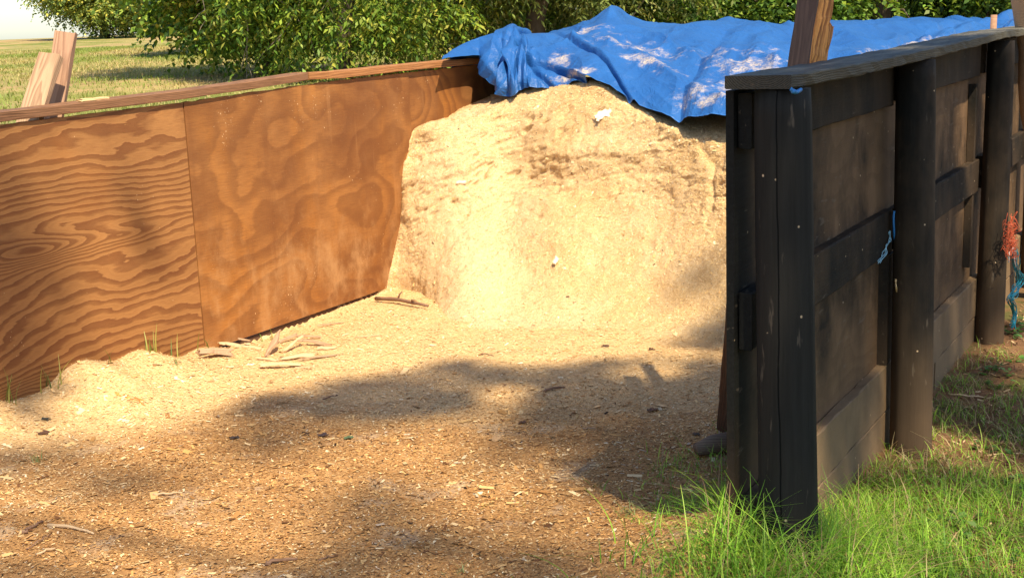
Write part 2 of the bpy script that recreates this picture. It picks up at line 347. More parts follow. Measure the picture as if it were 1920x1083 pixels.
pl(-.54, 1.20, .050, .232, 31, 0., 'soiled brown plank with a chipped upper corner'); pl(-.54, 1.9, -.30, .044, 32, .003)
pl(1.24, 2.97, .015, .215, 33, 0.); pl(1.95, 4.2, -.34, .009, 34, .003); pl(3.0, 6.2, .02, .2, 35, 0.)
bm = bmesh.new(); plank(bm, 2.70, 2.745, .005, .038, .30, 1.20, seg=2, seed=41); link('batten', bm_mesh('batten', bm), M_rail, RW)
bm = bmesh.new(); plank(bm, 1.0, 1.09, .0, .0385, .236, .664, seg=2, seed=42); link('batten', bm_mesh('batten', bm), M_rail, RW)
def post(x, y, r0, r1, z0, z1, mat, seed, lean=(0, 0), lab=None, name='post', parent=RW, flat=.1):
    bm = bmesh.new(); n = 40; k = 26; rings = []
    for i in range(k+1):
        t = i/k; z = z0+(z1-z0)*t; r = r0+(r1-r0)*t; ring = []
        for j in range(n):
            a = 2*math.pi*j/n
            rr = r*(1+.03*math.sin(a*2+seed+t)+.018*math.sin(5*a+seed*2+3*t)+.012*math.sin(9*a-t*4+seed))
            if i in (0, k): rr *= .965
            ring.append(bm.verts.new((rr*math.cos(a)+lean[0]*t, rr*math.sin(a)+lean[1]*t, z)))
        rings.append(ring)
    for a, b in zip(rings, rings[1:]):
        for j in range(n): bm.faces.new((a[j], a[(j+1) % n], b[(j+1) % n], b[j]))
    bm.faces.new(rings[0][::-1]); bm.faces.new(rings[-1])
    o = link(name, bm_mesh(name, bm), mat, parent, Matrix.Translation((x, y, 0)), True)
    if lab: tag(o, lab)
    return o
def solve_u(px, py, off):
    """wall coordinate of a point 'off' outside the rail plane seen at that pixel"""
    p = MR.inverted() @ atP(px, py, Q+nR*off, nR); return p.x
M_post1 = black_timber('black_post_cracked', .14, base=(.0145, .0138, .0118), brown=(.038, .030, .022), seed=1., grain='z', crack=.08)
M_post2 = black_timber('black_post_muddy', .36, seed=4., grain='z', brown=(.11, .07, .04))
u1 = solve_u(1466, 300, .078); u1b = solve_u(1489, 950, .078); u2 = solve_u(1714, 200, .07); u2b = solve_u(1726, 800, .07); u3 = solve_u(1864, 350, .064)
post(u1, -.112, .086, .074, -.3, 1.381, M_post1, 1.3, lean=(0, .032), lab='nearest black round post with a long vertical crack')
post(u2, -.094, .080, .068, -.4, 1.386, M_post2, 3.1, lean=(0, .022)); post(u3, -.070, .072, .064, -.4, 1.396, M_post2, 5.7); post(4.35, -.07, .07, .064, -.4, 1.40, M_post2, 7.7)
print('POST u', u1, u2, u3)
# wood piece shown through where the cap sits: a scrap of blue twine caught under the cap
# ------------------------------------------------------------------ ground
An = np.array(A); Qn = np.array(Q); dLn, nLn, dRn, nRn = [np.array(a) for a in (dL, nL, dR, nR)]
def uvL(x, y): return (x-An[0])*dLn[0]+(y-An[1])*dLn[1], (x-An[0])*nLn[0]+(y-An[1])*nLn[1]
def uvR(x, y): return (x-Qn[0])*dRn[0]+(y-Qn[1])*dRn[1], (x-Qn[0])*nRn[0]+(y-Qn[1])*nRn[1]
def gh(x, y):
    x = np.asarray(x, float); y = np.asarray(y, float)
    u, v = uvL(x, y); ur, vr = uvR(x, y)
    # sawdust floor of the bay
    h = .016*fbm(x*1.6, y*1.6, s=3)+.010*fbm(x*6, y*6, s=8, o=3)
    bank = np.interp(u, [-4, -1.6, -1.0, -.78, -.62, -.45, -.2, .0, .35, 1.5, 3], [.10, .11, .10, .155, .12, .115, .05, .02, -.03, -.03, 0])
    bank = bank+.025*vn(u*4.5, v*0+3, s=4)*(u < .2)
    h = h+np.where(v > -.02, bank*np.exp(-(np.maximum(v, 0)/.34)**2), 0)
    # outside the black wall the soil lies lower
    e0 = np.interp(ur, [-2.5, -.9, -.6, 9], [-.35, -.15, -.055, -.055]); e1 = np.interp(ur, [-2.5, -.9, -.6, 9], [.9, .35, -.005, -.005])
    out = sst(0, 1, (vr-e0)/(e1-e0))
    low = -.10-.03*sst(0, 2, ur)+.03*fbm(x*2.2, y*2.2, s=21)+.012*fbm(x*9, y*9, s=23, o=3)
    h = h*(1-out)+low*out
    h = h+.21*np.exp(-((ur+.62)/.48)**2-((vr-.05)/.42)**2)
    # rising field
    fld = np.interp(y, [5, 7, 9, 12, 20, 40, 70, 120, 500], [.25, .5, .75, .88, 1.0, 1.25, 1.58, 1.66, 1.6])+.06*fbm(x*.12, y*.12, s=31)+.02*fbm(x*.9, y*.9, s=32)
    fld = fld-.25*sst(70, 120, y)*sst(8, 60, x)*0
    w = np.maximum(sst(.12, 1.8, -v), sst(13.5, 18, y)); w = np.where(y < 3, w*sst(0, 3, y), w)
    return h*(1-w)+fld*w
def axis(a, b, st, lo, hi, g=1.13):
    m = list(np.arange(a, b, st)); d = st; x = m[-1]; r = []
    while x < hi: d *= g; x += d; r.append(x)
    d = st; x = a; l = []
    while x > lo: d *= g; x -= d; l.append(x)
    return np.array(l[::-1]+m+r)
gx = axis(-3.4, 4.2, .022, -400, 400); gy = axis(1.7, 8.5, .022, -60, 600)
X, Y = np.meshgrid(gx, gy); Z = gh(X, Y)
def ground_mat():
    s = NT('ground_surface', .95, .08); p = s.pos('World'); x, y, z = s.xyz(p)
    # wall coordinates
    vL = s.ma('ADD', s.ma('MULTIPLY', s.ma('SUBTRACT', x, A.x), nL.x), s.ma('MULTIPLY', s.ma('SUBTRACT', y, A.y), nL.y))
    vR = s.ma('ADD', s.ma('MULTIPLY', s.ma('SUBTRACT', x, Q.x), nR.x), s.ma('MULTIPLY', s.ma('SUBTRACT', y, Q.y), nR.y))
    uR = s.ma('ADD', s.ma('MULTIPLY', s.ma('SUBTRACT', x, Q.x), dR.x), s.ma('MULTIPLY', s.ma('SUBTRACT', y, Q.y), dR.y))
    n1 = s.noise(p, 1.3, 5, .6); n2 = s.noise(p, 9, 5, .65); n3 = s.noise(p, 75, 4, .7); n4 = s.noise(p, 3.2, 4, .6)
    f1 = s.vor(s.scale(p, (150, 90, 90)), 1, out=1); f1v = s.xyz(f1)[0]
    fresh = s.mix(f1v, (.62, .39, .175), (.73, .52, .28)); fresh = s.mix(s.step(n3, .42, .62, 0, .5), fresh, (.56, .35, .15))
    old = s.mix(f1v, (.31, .145, .050), (.50, .265, .098)); old = s.mix(s.step(n2, .48, .68, 0, .6), old, (.25, .11, .042))
    old = s.mix(s.step(n3, .52, .66, 0, .55), old, (.07, .038, .02))
    old = s.mix(s.step(n4, .56, .68, 0, .55), old, (.47, .37, .27))
    yy = s.ma('ADD', s.ma('ADD', y, s.ma('MULTIPLY', x, .12)), s.ma('MULTIPLY', s.ma('SUBTRACT', n1, .5), 1.6))
    yy = s.ma('ADD', yy, s.step(vL, .0, .9, .9, 0))
    k = s.step(yy, 4.7, 5.5, 1, 0); saw = s.mix(s.ma('MULTIPLY', k, .85), fresh, old)
    soil = s.mix(n2, (.15, .075, .038), (.26, .145, .075)); soil = s.mix(s.step(n3, .45, .65, 0, .6), soil, (.10, .055, .025))
    soil = s.mix(s.step(n4, .46, .62, 0, .75), soil, (.075, .095, .028))
    right = s.step(s.ma('ADD', s.ma('ADD', vR, s.ma('MULTIPLY', s.ma('SUBTRACT', n1, .5), s.step(uR, -.5, -1.2, .0, .5))), s.step(uR, -.55, -1.6, .0, -.2)), -.09, -.035)
    c = s.mix(right, saw, soil)
    g1 = s.noise(p, .35, 5, .6); g2 = s.noise(s.scale(p, (1, .4, 1)), 1.6, 5, .7)
    gr = s.ramp(g1, [(.34, (.15, .18, .04)), (.44, (.26, .25, .07)), (.52, (.42, .32, .14)), (.64, (.48, .29, .16))])
    gr = s.mix(s.step(g2, .40, .66, 0, .65), gr, (.14, .18, .045)); gr = s.mix(s.step(n2, .5, .7, 0, .4), gr, (.33, .25, .11))
    far = s.ma('MAXIMUM', s.step(vL, -.25, -.6), s.step(y, 13.2, 15.))
    c = s.mix(far, c, gr)
    h = s.ma('ADD', s.ma('MULTIPLY', f1v, .6), s.ma('ADD', s.ma('MULTIPLY', n3, .9), n2))
    return s.fin(c, s.bump(h, .8, .012))
me = big('ground', np.stack([X, Y, Z], -1).reshape(-1, 3), gridfaces(len(gx), len(gy)))
tag(link('ground', me, ground_mat(), smooth=True), kind='structure')
# ------------------------------------------------------------------ smooth surface through a net of control points
def catmull(P, t):
    """P (n,...) , t array in 0..n-1"""
    n = len(P); i = np.clip(np.floor(t).astype(int), 0, n-2); f = (t-i)
    f = f.reshape(f.shape+(1,)*(P.ndim-1))
    p0 = P[np.clip(i-1, 0, n-1)]; p1 = P[i]; p2 = P[i+1]; p3 = P[np.clip(i+2, 0, n-1)]
    return .5*((2*p1)+(-p0+p2)*f+(2*p0-5*p1+4*p2-p3)*f*f+(-p0+3*p1-3*p2+p3)*f**3)
def net(C, nu, nv):
    C = np.asarray(C, float)                       # (cols, rows, 3)
    tu = np.linspace(0, C.shape[0]-1, nu); tv = np.linspace(0, C.shape[1]-1, nv)
    D = catmull(C, tu); D = catmull(np.swapaxes(D, 0, 1), tv)      # (nv, nu, 3)
    return D
def normals(D):
    du = np.gradient(D, axis=1); dv = np.gradient(D, axis=0); N = np.cross(du, dv)
    return N/np.maximum(np.linalg.norm(N, axis=-1, keepdims=True), 1e-9)
# ------------------------------------------------------------------ sawdust pile
def g(px, py, dz=-.03): p = atZ(px, py, 0); return (p.x, p.y, dz)
def w(px, py, v=-.012): p = atP(px, py, A+nL*v, nL); return tuple(p)
def a(px, py, Y): return tuple(atY(px, py, Y))
def back(px, Y, z):
    p = atY(px, 100, Y); return (p.x, p.y, z)
PC = [
 [w(652, 572), w(706, 550), w(737, 470), w(751, 395), w(753, 325), w(764, 262), w(786, 236), w(845, 214), w(915, 184), w(950, 176), tuple(Lp(5, -.012, 1.0))],
 [g(745, 615), w(762, 584, .16), w(778, 512, .20), w(780, 436, .16), w(778, 350, .10), w(788, 280, .08), w(800, 237, .10), w(850, 214, .10), w(917, 184, .09), w(955, 176, .12), tuple(Lp(5, .15, 1.0))],
 [g(850, 632), a(852, 592, 6.86), a(862, 512, 7.22), a(862, 420, 7.58), a(862, 340, 7.74), a(868, 275, 7.86), a(880, 232, 7.98), a(905, 207, 8.1), a(948, 184, 8.35), a(965, 176, 8.8), back(990, 10.5, .95)],
 [g(960, 648), a(962, 590, 6.78), a(962, 500, 7.2), a(955, 420, 7.5), a(950, 345, 7.75), a(950, 280, 7.88), a(955, 225, 7.98), a(965, 195, 8.05), a(990, 165, 8.25), a(1000, 160, 8.7), back(1050, 10.5, 1.0)],
 [g(1050, 652), a(1050, 592, 6.70), a(1050, 500, 7.02), a(1048, 420, 7.25), a(1045, 345, 7.50), a(1042, 280, 7.58), a(1045, 215, 7.76), a(1052, 180, 7.88), a(1062, 155, 8.05), a(1075, 148, 8.5), back(1130, 10.5, 1.05)],
 [g(1140, 655), a(1140, 594, 6.6), a(1140, 505, 6.92), a(1140, 425, 7.12), a(1140, 350, 7.30), a(1140, 285, 7.38), a(1138, 220, 7.52), a(1132, 180, 7.66), a(1125, 154, 7.85), a(1135, 150, 8.4), back(1230, 10.5, 1.05)],
 [g(1225, 655), a(1226, 596, 6.48), a(1226, 510, 6.76), a(1228, 430, 6.95), a(1230, 360, 7.10), a(1230, 300, 7.18), a(1225, 248, 7.28), a(1212, 215, 7.40), a(1203, 196, 7.62), a(1205, 175, 8.2), back(1320, 10.2, 1.0)],
 [g(1305, 655), a(1308, 600, 6.35), a(1310, 520, 6.55), a(1312, 445, 6.72), a(1312, 380, 6.84), a(1312, 325, 6.92), a(1310, 275, 7.00), a(1300, 250, 7.12), a(1290, 226, 7.42), a(1290, 200, 8.0), back(1420, 10, .95)],
 [g(1390, 655), a(1392, 604, 6.2), a(1395, 525, 6.38), a(1400, 450, 6.50), a(1400, 390, 6.60), a(1400, 335, 6.68), a(1398, 280, 6.78), a(1395, 253, 6.92), a(1390, 228, 7.3), a(1395, 205, 7.9), back(1500, 9.8, .95)],
 [g(1520, 650), a(1525, 600, 6.0), a(1525, 520, 6.12), a(1525, 450, 6.22), a(1525, 390, 6.32), a(1525, 335, 6.4), a(1525, 280, 6.5), a(1525, 250, 6.65), a(1525, 225, 7.0), a(1530, 205, 7.6), back(1620, 9.6, .95)],
 [tuple(Rp(2.0, -.075, -.05)), tuple(Rp(2.2, -.075, .10)), tuple(Rp(2.4, -.075, .3)), tuple(Rp(2.55, -.075, .5)), tuple(Rp(2.7, -.075, .65)), tuple(Rp(2.85, -.075, .78)), tuple(Rp(3.0, -.075, .88)), tuple(Rp(3.2, -.075, .95)), tuple(Rp(3.6, -.075, .98)), tuple(Rp(4.4, -.075, 1.0)), tuple(Rp(6.5, -.075, 1.0))]]
NU, NV = 560, 470
D = net(PC, NU, NV); N = normals(D); N *= -1 if N[NV//2, NU//2, 1] > 0 else 1
x_, y_, z_ = D[..., 0], D[..., 1], D[..., 2]
tv = np.linspace(0, 10, NV)[:, None]*np.ones((1, NU)); tu = np.linspace(0, 10, NU)[None, :]*np.ones((NV, 1))
face = sst(.6, 2.2, tv)*(1-.7*sst(7.5, 9, tv))
upper = sst(2.6, 4.6, tv)*(1-sst(6.6, 7.6, tv))
d = .036*fbm(x_*2.3, y_*2.3, z_*2.3, s=51, o=3)*(.35+.65*face)+.013*fbm(x_*7, y_*7, z_*7, s=61, o=4)*(.35+.65*face)
# clods and broken ledges: ridged noise, stretched along the ledges, sloping up to the right
q = x_*.9-z_*.35; rz = z_*4.2-x_*1.5
r1 = np.abs(vn(q*2.2+.6*fbm(x_*3, z_*3, s=2), rz+1.0*fbm(x_*2.2, z_*2.2, s=5), y_*1.2, s=71))
msk = sst(-.05, .30, fbm(x_*1.5, y_*1.5, z_*1.6, s=75))
d -= .022*np.clip(1-r1/.25, 0, 1)**1.5*upper*(.2+.8*msk)
r2 = np.abs(vn(q*6, rz*2.6+.8*fbm(x_*5, z_*5, s=6), y_*4, s=81)); d -= .008*np.clip(1-r2/.22, 0, 1)*(.25*face+.75*upper)*(.3+.7*msk)
st = fbm(x_*4, z_*11-x_*3, y_*4, s=85, o=4); d += .018*np.sign(st)*np.abs(st)**.6*upper
pz = z_*1.0-x_*.45; pm = sst(-.15, .25, fbm(x_*1.9, y_*1.9, z_*2.2, s=77))
d -= .060*np.clip(vn(q*9, pz*24, y_*9, s=78)+.35*vn(q*30, pz*50, y_*9, s=178)-.36, 0, 1)*(.25+.75*upper)*(.15+.85*pm)*face
d -= .045*np.clip(vn(q*23, pz*46, y_*19, s=79)-.38, 0, 1)*(.35+.65*upper)*(.3+.7*pm)*face
d += .006*fbm(x_*24, y_*24, z_*24, s=91, o=4)
edge = np.minimum(1, tu/.35)*np.minimum(1, (10-tu)/.3)
edge = .35+.65*edge
lock = (1-.85*np.exp(-((tv-8)/.8)**2))
D = D+N*(d*edge*lock)[..., None]
def saw_mat():
    s = NT('fresh_sawdust', .95, .06); p = s.pos('World'); x, y, z = s.xyz(p)
    n1 = s.noise(p, 2.1, 5, .6); n2 = s.noise(p, 14, 5, .7); n3 = s.noise(p, 120, 4, .75)
    f = s.xyz(s.vor(s.scale(p, (170, 170, 110)), 1, out=1))[0]
    c = s.mix(f, (.64, .405, .18), (.77, .55, .285)); c = s.mix(s.step(n3, .45, .65, 0, .5), c, (.47, .27, .11))
    c = s.mix(s.step(n2, .52, .72, 0, .5), c, (.54, .305, .105)); c = s.mix(s.step(n1, .40, .62, 0, .35), c, (.80, .64, .42))
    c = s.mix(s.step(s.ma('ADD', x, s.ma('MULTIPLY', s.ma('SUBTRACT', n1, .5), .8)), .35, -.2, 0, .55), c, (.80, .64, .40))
    b = s.noise(s.scale(p, (1, 1, 1.6), (3, 1, 2)), 2.6, 6, .7)
    c = s.mix(s.step(b, .62, .72, 0, .4), c, (.42, .22, .09))
    dk = s.vor(p, 38); dn = s.noise(p, 33, 2); c = s.mix(s.ma('MULTIPLY', s.step(dk, .07, .14, 1, 0), s.step(dn, .62, .66)), c, (.12, .06, .03))
    h = s.ma('ADD', s.ma('MULTIPLY', f, .5), s.ma('ADD', n3, s.ma('MULTIPLY', n2, 1.2)))
    return s.fin(c, s.bump(h, .85, .012))
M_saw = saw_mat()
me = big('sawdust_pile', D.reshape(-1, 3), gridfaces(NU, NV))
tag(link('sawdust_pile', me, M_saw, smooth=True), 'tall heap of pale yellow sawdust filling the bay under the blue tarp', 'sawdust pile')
PILE, PILEN = D, normals(D); PILEN *= -1 if PILEN[NV//2, NU//2, 1] > 0 else 1
# ------------------------------------------------------------------ tarp
def crv(L, n=None): return [a(*q) for q in L]
TC = [
 crv([(828, 112, 8.20), (829, 110, 8.24), (831, 108, 8.28), (833, 107, 8.34), (836, 106, 8.4), (840, 106, 8.5), (845, 112, 8.7), (850, 140, 8.8)]),
 crv([(866, 108, 8.44), (864, 104, 8.46), (862, 99, 8.50), (862, 94, 8.56), (863, 89, 8.62), (868, 85, 8.7), (880, 100, 8.95), (885, 140, 9.0)]),
 crv([(900, 108, 8.62), (897, 100, 8.66), (896, 92, 8.70), (898, 84, 8.74), (900, 76, 8.80), (905, 71, 8.86), (920, 90, 9.1), (925, 140, 9.2)]),
 crv([(905, 128, 8.50), (912, 112, 8.46), (920, 98, 8.52), (925, 86, 8.60), (932, 74, 8.70), (938, 61, 8.82), (945, 80, 9.1), (945, 140, 9.3)]),
 crv([(921, 158, 8.34), (928, 138, 8.30), (938, 118, 8.36), (944, 100, 8.46), (951, 76, 8.58), (957, 53, 8.72), (962, 70, 9.1), (960, 140, 9.4)]),
 crv([(938, 178, 8.18), (944, 158, 8.16), (950, 132, 8.24), (954, 110, 8.42), (957, 88, 8.62), (959, 56, 8.78), (968, 75, 9.2), (970, 140, 9.5)]),
 crv([(958, 181, 8.10), (958, 156, 8.10), (960, 130, 8.20), (961, 104, 8.32), (962, 80, 8.50), (966, 58, 8.80), (985, 75, 9.3), (990, 140, 9.7)]),
 crv([(980, 166, 8.12), (978, 148, 8.14), (976, 124, 8.22), (974, 100, 8.38), (972, 82, 8.60), (976, 70, 8.95), (1000, 85, 9.5), (1010, 140, 9.9)]),
 crv([(1012, 166, 8.05), (1006, 148, 8.10), (1000, 128, 8.22), (996, 108, 8.40), (996, 88, 8.68), (1002, 68, 9.1), (1030, 80, 9.8), (1040, 140, 10.3)]),
 crv([(1050, 162, 8.00), (1044, 140, 8.10), (1038, 120, 8.28), (1035, 100, 8.52), (1038, 80, 8.84), (1048, 61, 9.3), (1070, 75, 10), (1080, 140, 10.6)]),
 crv([(1092, 158, 7.88), (1085, 134, 8.02), (1080, 112, 8.24), (1080, 92, 8.52), (1085, 72, 8.9), (1095, 48, 9.4), (1110, 60, 10.2), (1120, 140, 10.8)]),
 crv([(1132, 160, 7.72), (1124, 130, 7.92), (1120, 106, 8.16), (1124, 82, 8.5), (1134, 56, 8.9), (1146, 19, 9.4), (1155, 50, 10.2), (1165, 140, 10.8)]),
 crv([(1166, 176, 7.55), (1158, 140, 7.80), (1156, 114, 8.08), (1162, 90, 8.42), (1172, 64, 8.86), (1184, 36, 9.4), (1195, 60, 10.2), (1205, 140, 10.9)]),
 crv([(1204, 194, 7.42), (1198, 158, 7.64), (1196, 128, 7.94), (1202, 100, 8.3), (1210, 74, 8.8), (1220, 50, 9.4), (1235, 62, 10.3), (1245, 140, 11)]),
 crv([(1246, 212, 7.24), (1240, 172, 7.46), (1240, 138, 7.80), (1244, 108, 8.2), (1252, 76, 8.8), (1265, 51, 9.5), (1280, 60, 10.4), (1290, 140, 11.1)]),
 crv([(1286, 223, 7.10), (1284, 182, 7.32), (1286, 146, 7.68), (1292, 112, 8.12), (1304, 74, 8.8), (1325, 38, 9.6), (1335, 55, 10.4), (1340, 140, 11.2)]),
 crv([(1330, 221, 6.94), (1332, 184, 7.18), (1336, 148, 7.56), (1344, 112, 8.05), (1358, 76, 8.8), (1378, 43, 9.7), (1390, 60, 10.6), (1400, 140, 11.3)]),
 crv([(1374, 216, 6.82), (1380, 182, 7.05), (1390, 148, 7.46), (1402, 112, 8.0), (1420, 76, 8.8), (1440, 46, 9.9), (1450, 60, 10.8), (1460, 140, 11.5)]),
 crv([(1430, 220, 6.70), (1440, 180, 6.95), (1455, 146, 7.4), (1470, 112, 8.0), (1490, 76, 8.9), (1510, 49, 10.1), (1520, 62, 11), (1530, 140, 11.8)]),
 crv([(1520, 215, 6.70), (1530, 178, 7.0), (1550, 146, 7.5), (1570, 110, 8.2), (1590, 74, 9.3), (1600, 44, 10.6), (1610, 58, 11.5), (1620, 140, 12.2)]),
 crv([(1620, 190, 7.1), (1635, 155, 7.5), (1650, 128, 8.1), (1665, 100, 8.9), (1680, 68, 10), (1690, 40, 11.2), (1700, 54, 12.1), (1710, 140, 12.9)]),
 crv([(1720, 150, 8.2), (1735, 125, 8.7), (1750, 105, 9.3), (1765, 84, 10.1), (1775, 60, 11), (1785, 38, 11.9), (1795, 52, 12.7), (1800, 140, 13.3)]),
 crv([(1800, 125, 9.5), (1812, 106, 9.9), (1825, 88, 10.5), (1835, 72, 11.2), (1845, 54, 12), (1855, 37, 12.7), (1865, 52, 13.4), (1870, 140, 13.9)]),
 crv([(1850, 105, 10.5), (1862, 92, 10.9), (1870, 78, 11.4), (1874, 62, 11.9), (1878, 42, 12.4), (1884, 21, 12.9), (1890, 45, 13.5), (1895, 140, 14)]),
 crv([(1900, 90, 11.6), (1903, 80, 11.8), (1905, 68, 12.1), (1905, 55, 12.4), (1904, 38, 12.8), (1903, 18, 13.1), (1905, 45, 13.6), (1910, 140, 14.2)]),
 crv([(1960, 85, 12.6), (1960, 76, 12.8), (1960, 64, 13.1), (1960, 52, 13.4), (1958, 40, 13.7), (1955, 24, 14), (1960, 45, 14.4), (1970, 140, 14.8)])]
TU, TV = 900, 260
T = net(TC, TU, TV); TN = normals(T); TN *= -1 if TN[TV//3, TU//2, 1] > 0 else 1
tx, ty, tz = T[..., 0], T[..., 1], T[..., 2]
tu = np.linspace(0, len(TC)-1, TU)[None, :]*np.ones((TV, 1)); tv = np.linspace(0, 7, TV)[:, None]*np.ones((1, TU))
def ridge(v, wd): return np.clip(1-np.abs(v)/wd, 0, 1)
W1 = .5*fbm(tx*1.2, ty*1.2, s=101, o=2)
dd = .040*(1-np.abs(vn(tx*2.6+ty*.9+W1, ty*1.0-tx*.55+W1, s=103))*2)
dd += .019*(1-2*np.abs(vn(tx*5.5-ty*2.5+W1*2, ty*1.2+tx*.9, s=107)))
dd += .006*(1-2*np.abs(vn(tx*12+ty*4, ty*4-tx*3+W1*3, s=109)))+.002*fbm(tx*30, ty*30, s=113, o=2)
# long tucks running from the hem up the slope
for (c0, sl, wd, am) in ((10.2, .95, .20, .05), (12.4, .75, .16, .035), (14.6, -.30, .35, .03), (17.2, -.9, .35, .04), (19.6, -1.1, .3, .03), (8.6, .35, .18, .025)):
    off = tu-(c0-sl*(tv-0)); dd -= am*ridge(off, wd)*sst(5.6, 3.8, tv) if am > 0 else 0
    dd += am*.6*ridge(off-wd*1.6, wd*1.3)*sst(5.6, 3.8, tv)
# pleats of the hanging corner
pl_ = np.exp(-((tu-5.6)/2.2)**2); tri = lambda q_: 2*np.abs(2*(q_-np.floor(q_+.5)))-1
dd += .040*pl_*tri(tu*.72+tv*.10+.15*W1)*sst(5.4, 2.6, tv)+.016*pl_*tri(tu*1.9-tv*.22+.3*W1)*sst(5, 1.5, tv)
T[..., 2] += .045*ridge(tu-11, .55)*np.exp(-((tv-5)/.5)**2)
dd *= (1-.6*np.exp(-((tv-5)/.5)**2))
dd = np.where(tu < 3, dd*.35, dd)
T = T+TN*dd[..., None]
def tarp_mat():
    s = NT('blue_woven_tarp', .42, .4); p = s.pos('World'); x, y, z = s.xyz(p)
    wv = s.ma('MULTIPLY', s.n('ShaderNodeTexWave', out=1, Vector=p, Scale=34., Distortion=1.), s.n('ShaderNodeTexWave', out=1, props={'bands_direction': 'Z'}, Vector=p, Scale=34., Distortion=1.))
    n1 = s.noise(p, 2.4, 5, .6); n2 = s.noise(s.scale(p, (1, 1, 1.8)), 9, 6, .7); n3 = s.noise(p, 90, 3, .7)
    c = s.mix(n1, (.010, .072, .26), (.024, .122, .36))
    u = s.pos('UV'); a_, b_, _ = s.xyz(u)
    def blob(cx, cy, rx, ry, k=0.):
        dx = s.ma('DIVIDE', s.ma('SUBTRACT', s.ma('ADD', a_, s.ma('MULTIPLY', b_, k)), cx), rx); dy = s.ma('DIVIDE', s.ma('SUBTRACT', b_, cy), ry)
        return s.ma('EXPONENT', s.ma('MULTIPLY', s.ma('ADD', s.ma('MULTIPLY', dx, dx), s.ma('MULTIPLY', dy, dy)), -1.))
    m = None
    for bl in ((9.3, 2.0, .8, .8), (9.8, .6, 1.4, .5), (12.6, 3.1, 2.6, .75), (13.6, 2.2, 1.8, .5), (17.0, 2.6, 1.6, 1.0), (15.6, .8, 1.8, .6), (16.8, 1.4, 1.2, .9), (20.6, 1.6, 1.4, 1.0), (10.4, 3.9, 1.2, .3), (15.8, 3.2, .8, .5), (20.4, 3.0, 1.4, .5)):
        bb = blob(*bl); m = bb if m is None else s.ma('MAXIMUM', m, bb)
    dm = s.step(s.ma('ADD', s.ma('MULTIPLY', m, .62), s.ma('MULTIPLY', s.ma('SUBTRACT', n2, .5), 1.5)), .36, .80)
    dm = s.ma('MULTIPLY', dm, s.step(s.noise(p, 55, 4, .75), .38, .60, .2, .9))
    c = s.mix(dm, c, (.60, .48, .33))
    hem = s.step(b_, .05, .09, 1, 0); c = s.mix(s.ma('MULTIPLY', hem, .5), c, (.04, .17, .50))
    rg = s.mix(dm, (.34, .34, .34), (.9, .9, .9))
    vd = s.n('ShaderNodeTexVoronoi', props={'feature': 'DISTANCE_TO_EDGE'}, Vector=s.n('ShaderNodeVectorMath', props={'operation': 'ADD'}, _0=s.scale(p, (1, .7, 1)), _1=s.n('ShaderNodeTexNoise', out=1, Vector=p, Scale=1.2)), Scale=2.3)
    cr = s.noise(s.scale(p, (1, .6, 1)), 11, 4, .65, 1.6)
    h = s.ma('ADD', s.ma('ADD', s.step(vd, 0, .12, .8, 0), s.ma('MULTIPLY', s.ma('ABSOLUTE', s.ma('SUBTRACT', cr, .5)), 3.2)), s.ma('ADD', s.ma('MULTIPLY', wv, .05), s.ma('MULTIPLY', n1, .5)))
    m_ = s.fin(c, s.bump(h, .62, .010)); s.put(s.b.inputs['Roughness'], s.ma('ADD', s.ma('MULTIPLY', dm, .5), .42))
    return m_
M_tarp = tarp_mat()
me = big('blue_tarp', T.reshape(-1, 3), gridfaces(TU, TV))
uvl = me.uv_layers.new(name='UVMap'); li = np.zeros(len(me.loops), np.int32); me.loops.foreach_get('vertex_index', li)
uvc = np.stack([tu.ravel()[li], tv.ravel()[li]], -1).astype(np.float32); uvl.data.foreach_set('uv', uvc.ravel())
to = link('blue_tarp', me, M_tarp, smooth=True); tag(to, 'crumpled blue tarp dusted with sawdust, draped over the heap', 'tarp')
so = to.modifiers.new('Solidify', 'SOLIDIFY'); so.thickness = .0015; so.offset = 0
# ------------------------------------------------------------------ small flakes, leaves, blades from arrays
def nrm_(v): return v/np.maximum(np.linalg.norm(v, axis=-1, keepdims=True), 1e-9)
def quads(P, Dr, Sd, L, W, shape='flake', fold=None):
    """P base points, Dr length directions, Sd side directions"""
    n = len(P); L = np.asarray(L).reshape(-1, 1); W = np.asarray(W).reshape(-1, 1)
    if shape == 'flake':
        V = np.stack([P-Dr*L/2-Sd*W/2, P+Dr*L/2-Sd*W/2*.7, P+Dr*L/2+Sd*W/2, P-Dr*L/2+Sd*W/2*.8], 1)
    else:
        up = np.cross(Dr, Sd); V = np.stack([P, P+Dr*L*.42+Sd*W/2+up*W*.16, P+Dr*L, P+Dr*L*.42-Sd*W/2+up*W*.16], 1)
    return V.reshape(-1, 3), np.arange(n*4).reshape(n, 4)
def flakes(name, P, Nr, L, W, C, mat, tilt=.35, smooth=False):
    n = len(P); a_ = nrm_(np.cross(Nr, RNG.normal(size=(n, 3)))); Nt = nrm_(Nr+RNG.normal(size=(n, 3))*tilt)
    a_ = nrm_(a_-Nt*np.sum(a_*Nt, 1, keepdims=True)); b_ = np.cross(Nt, a_)
    V, Fc = quads(P, a_, b_, L, W); me = big(name, V, Fc, col=np.repeat(C, 4, 0)); return link(name, me, mat)
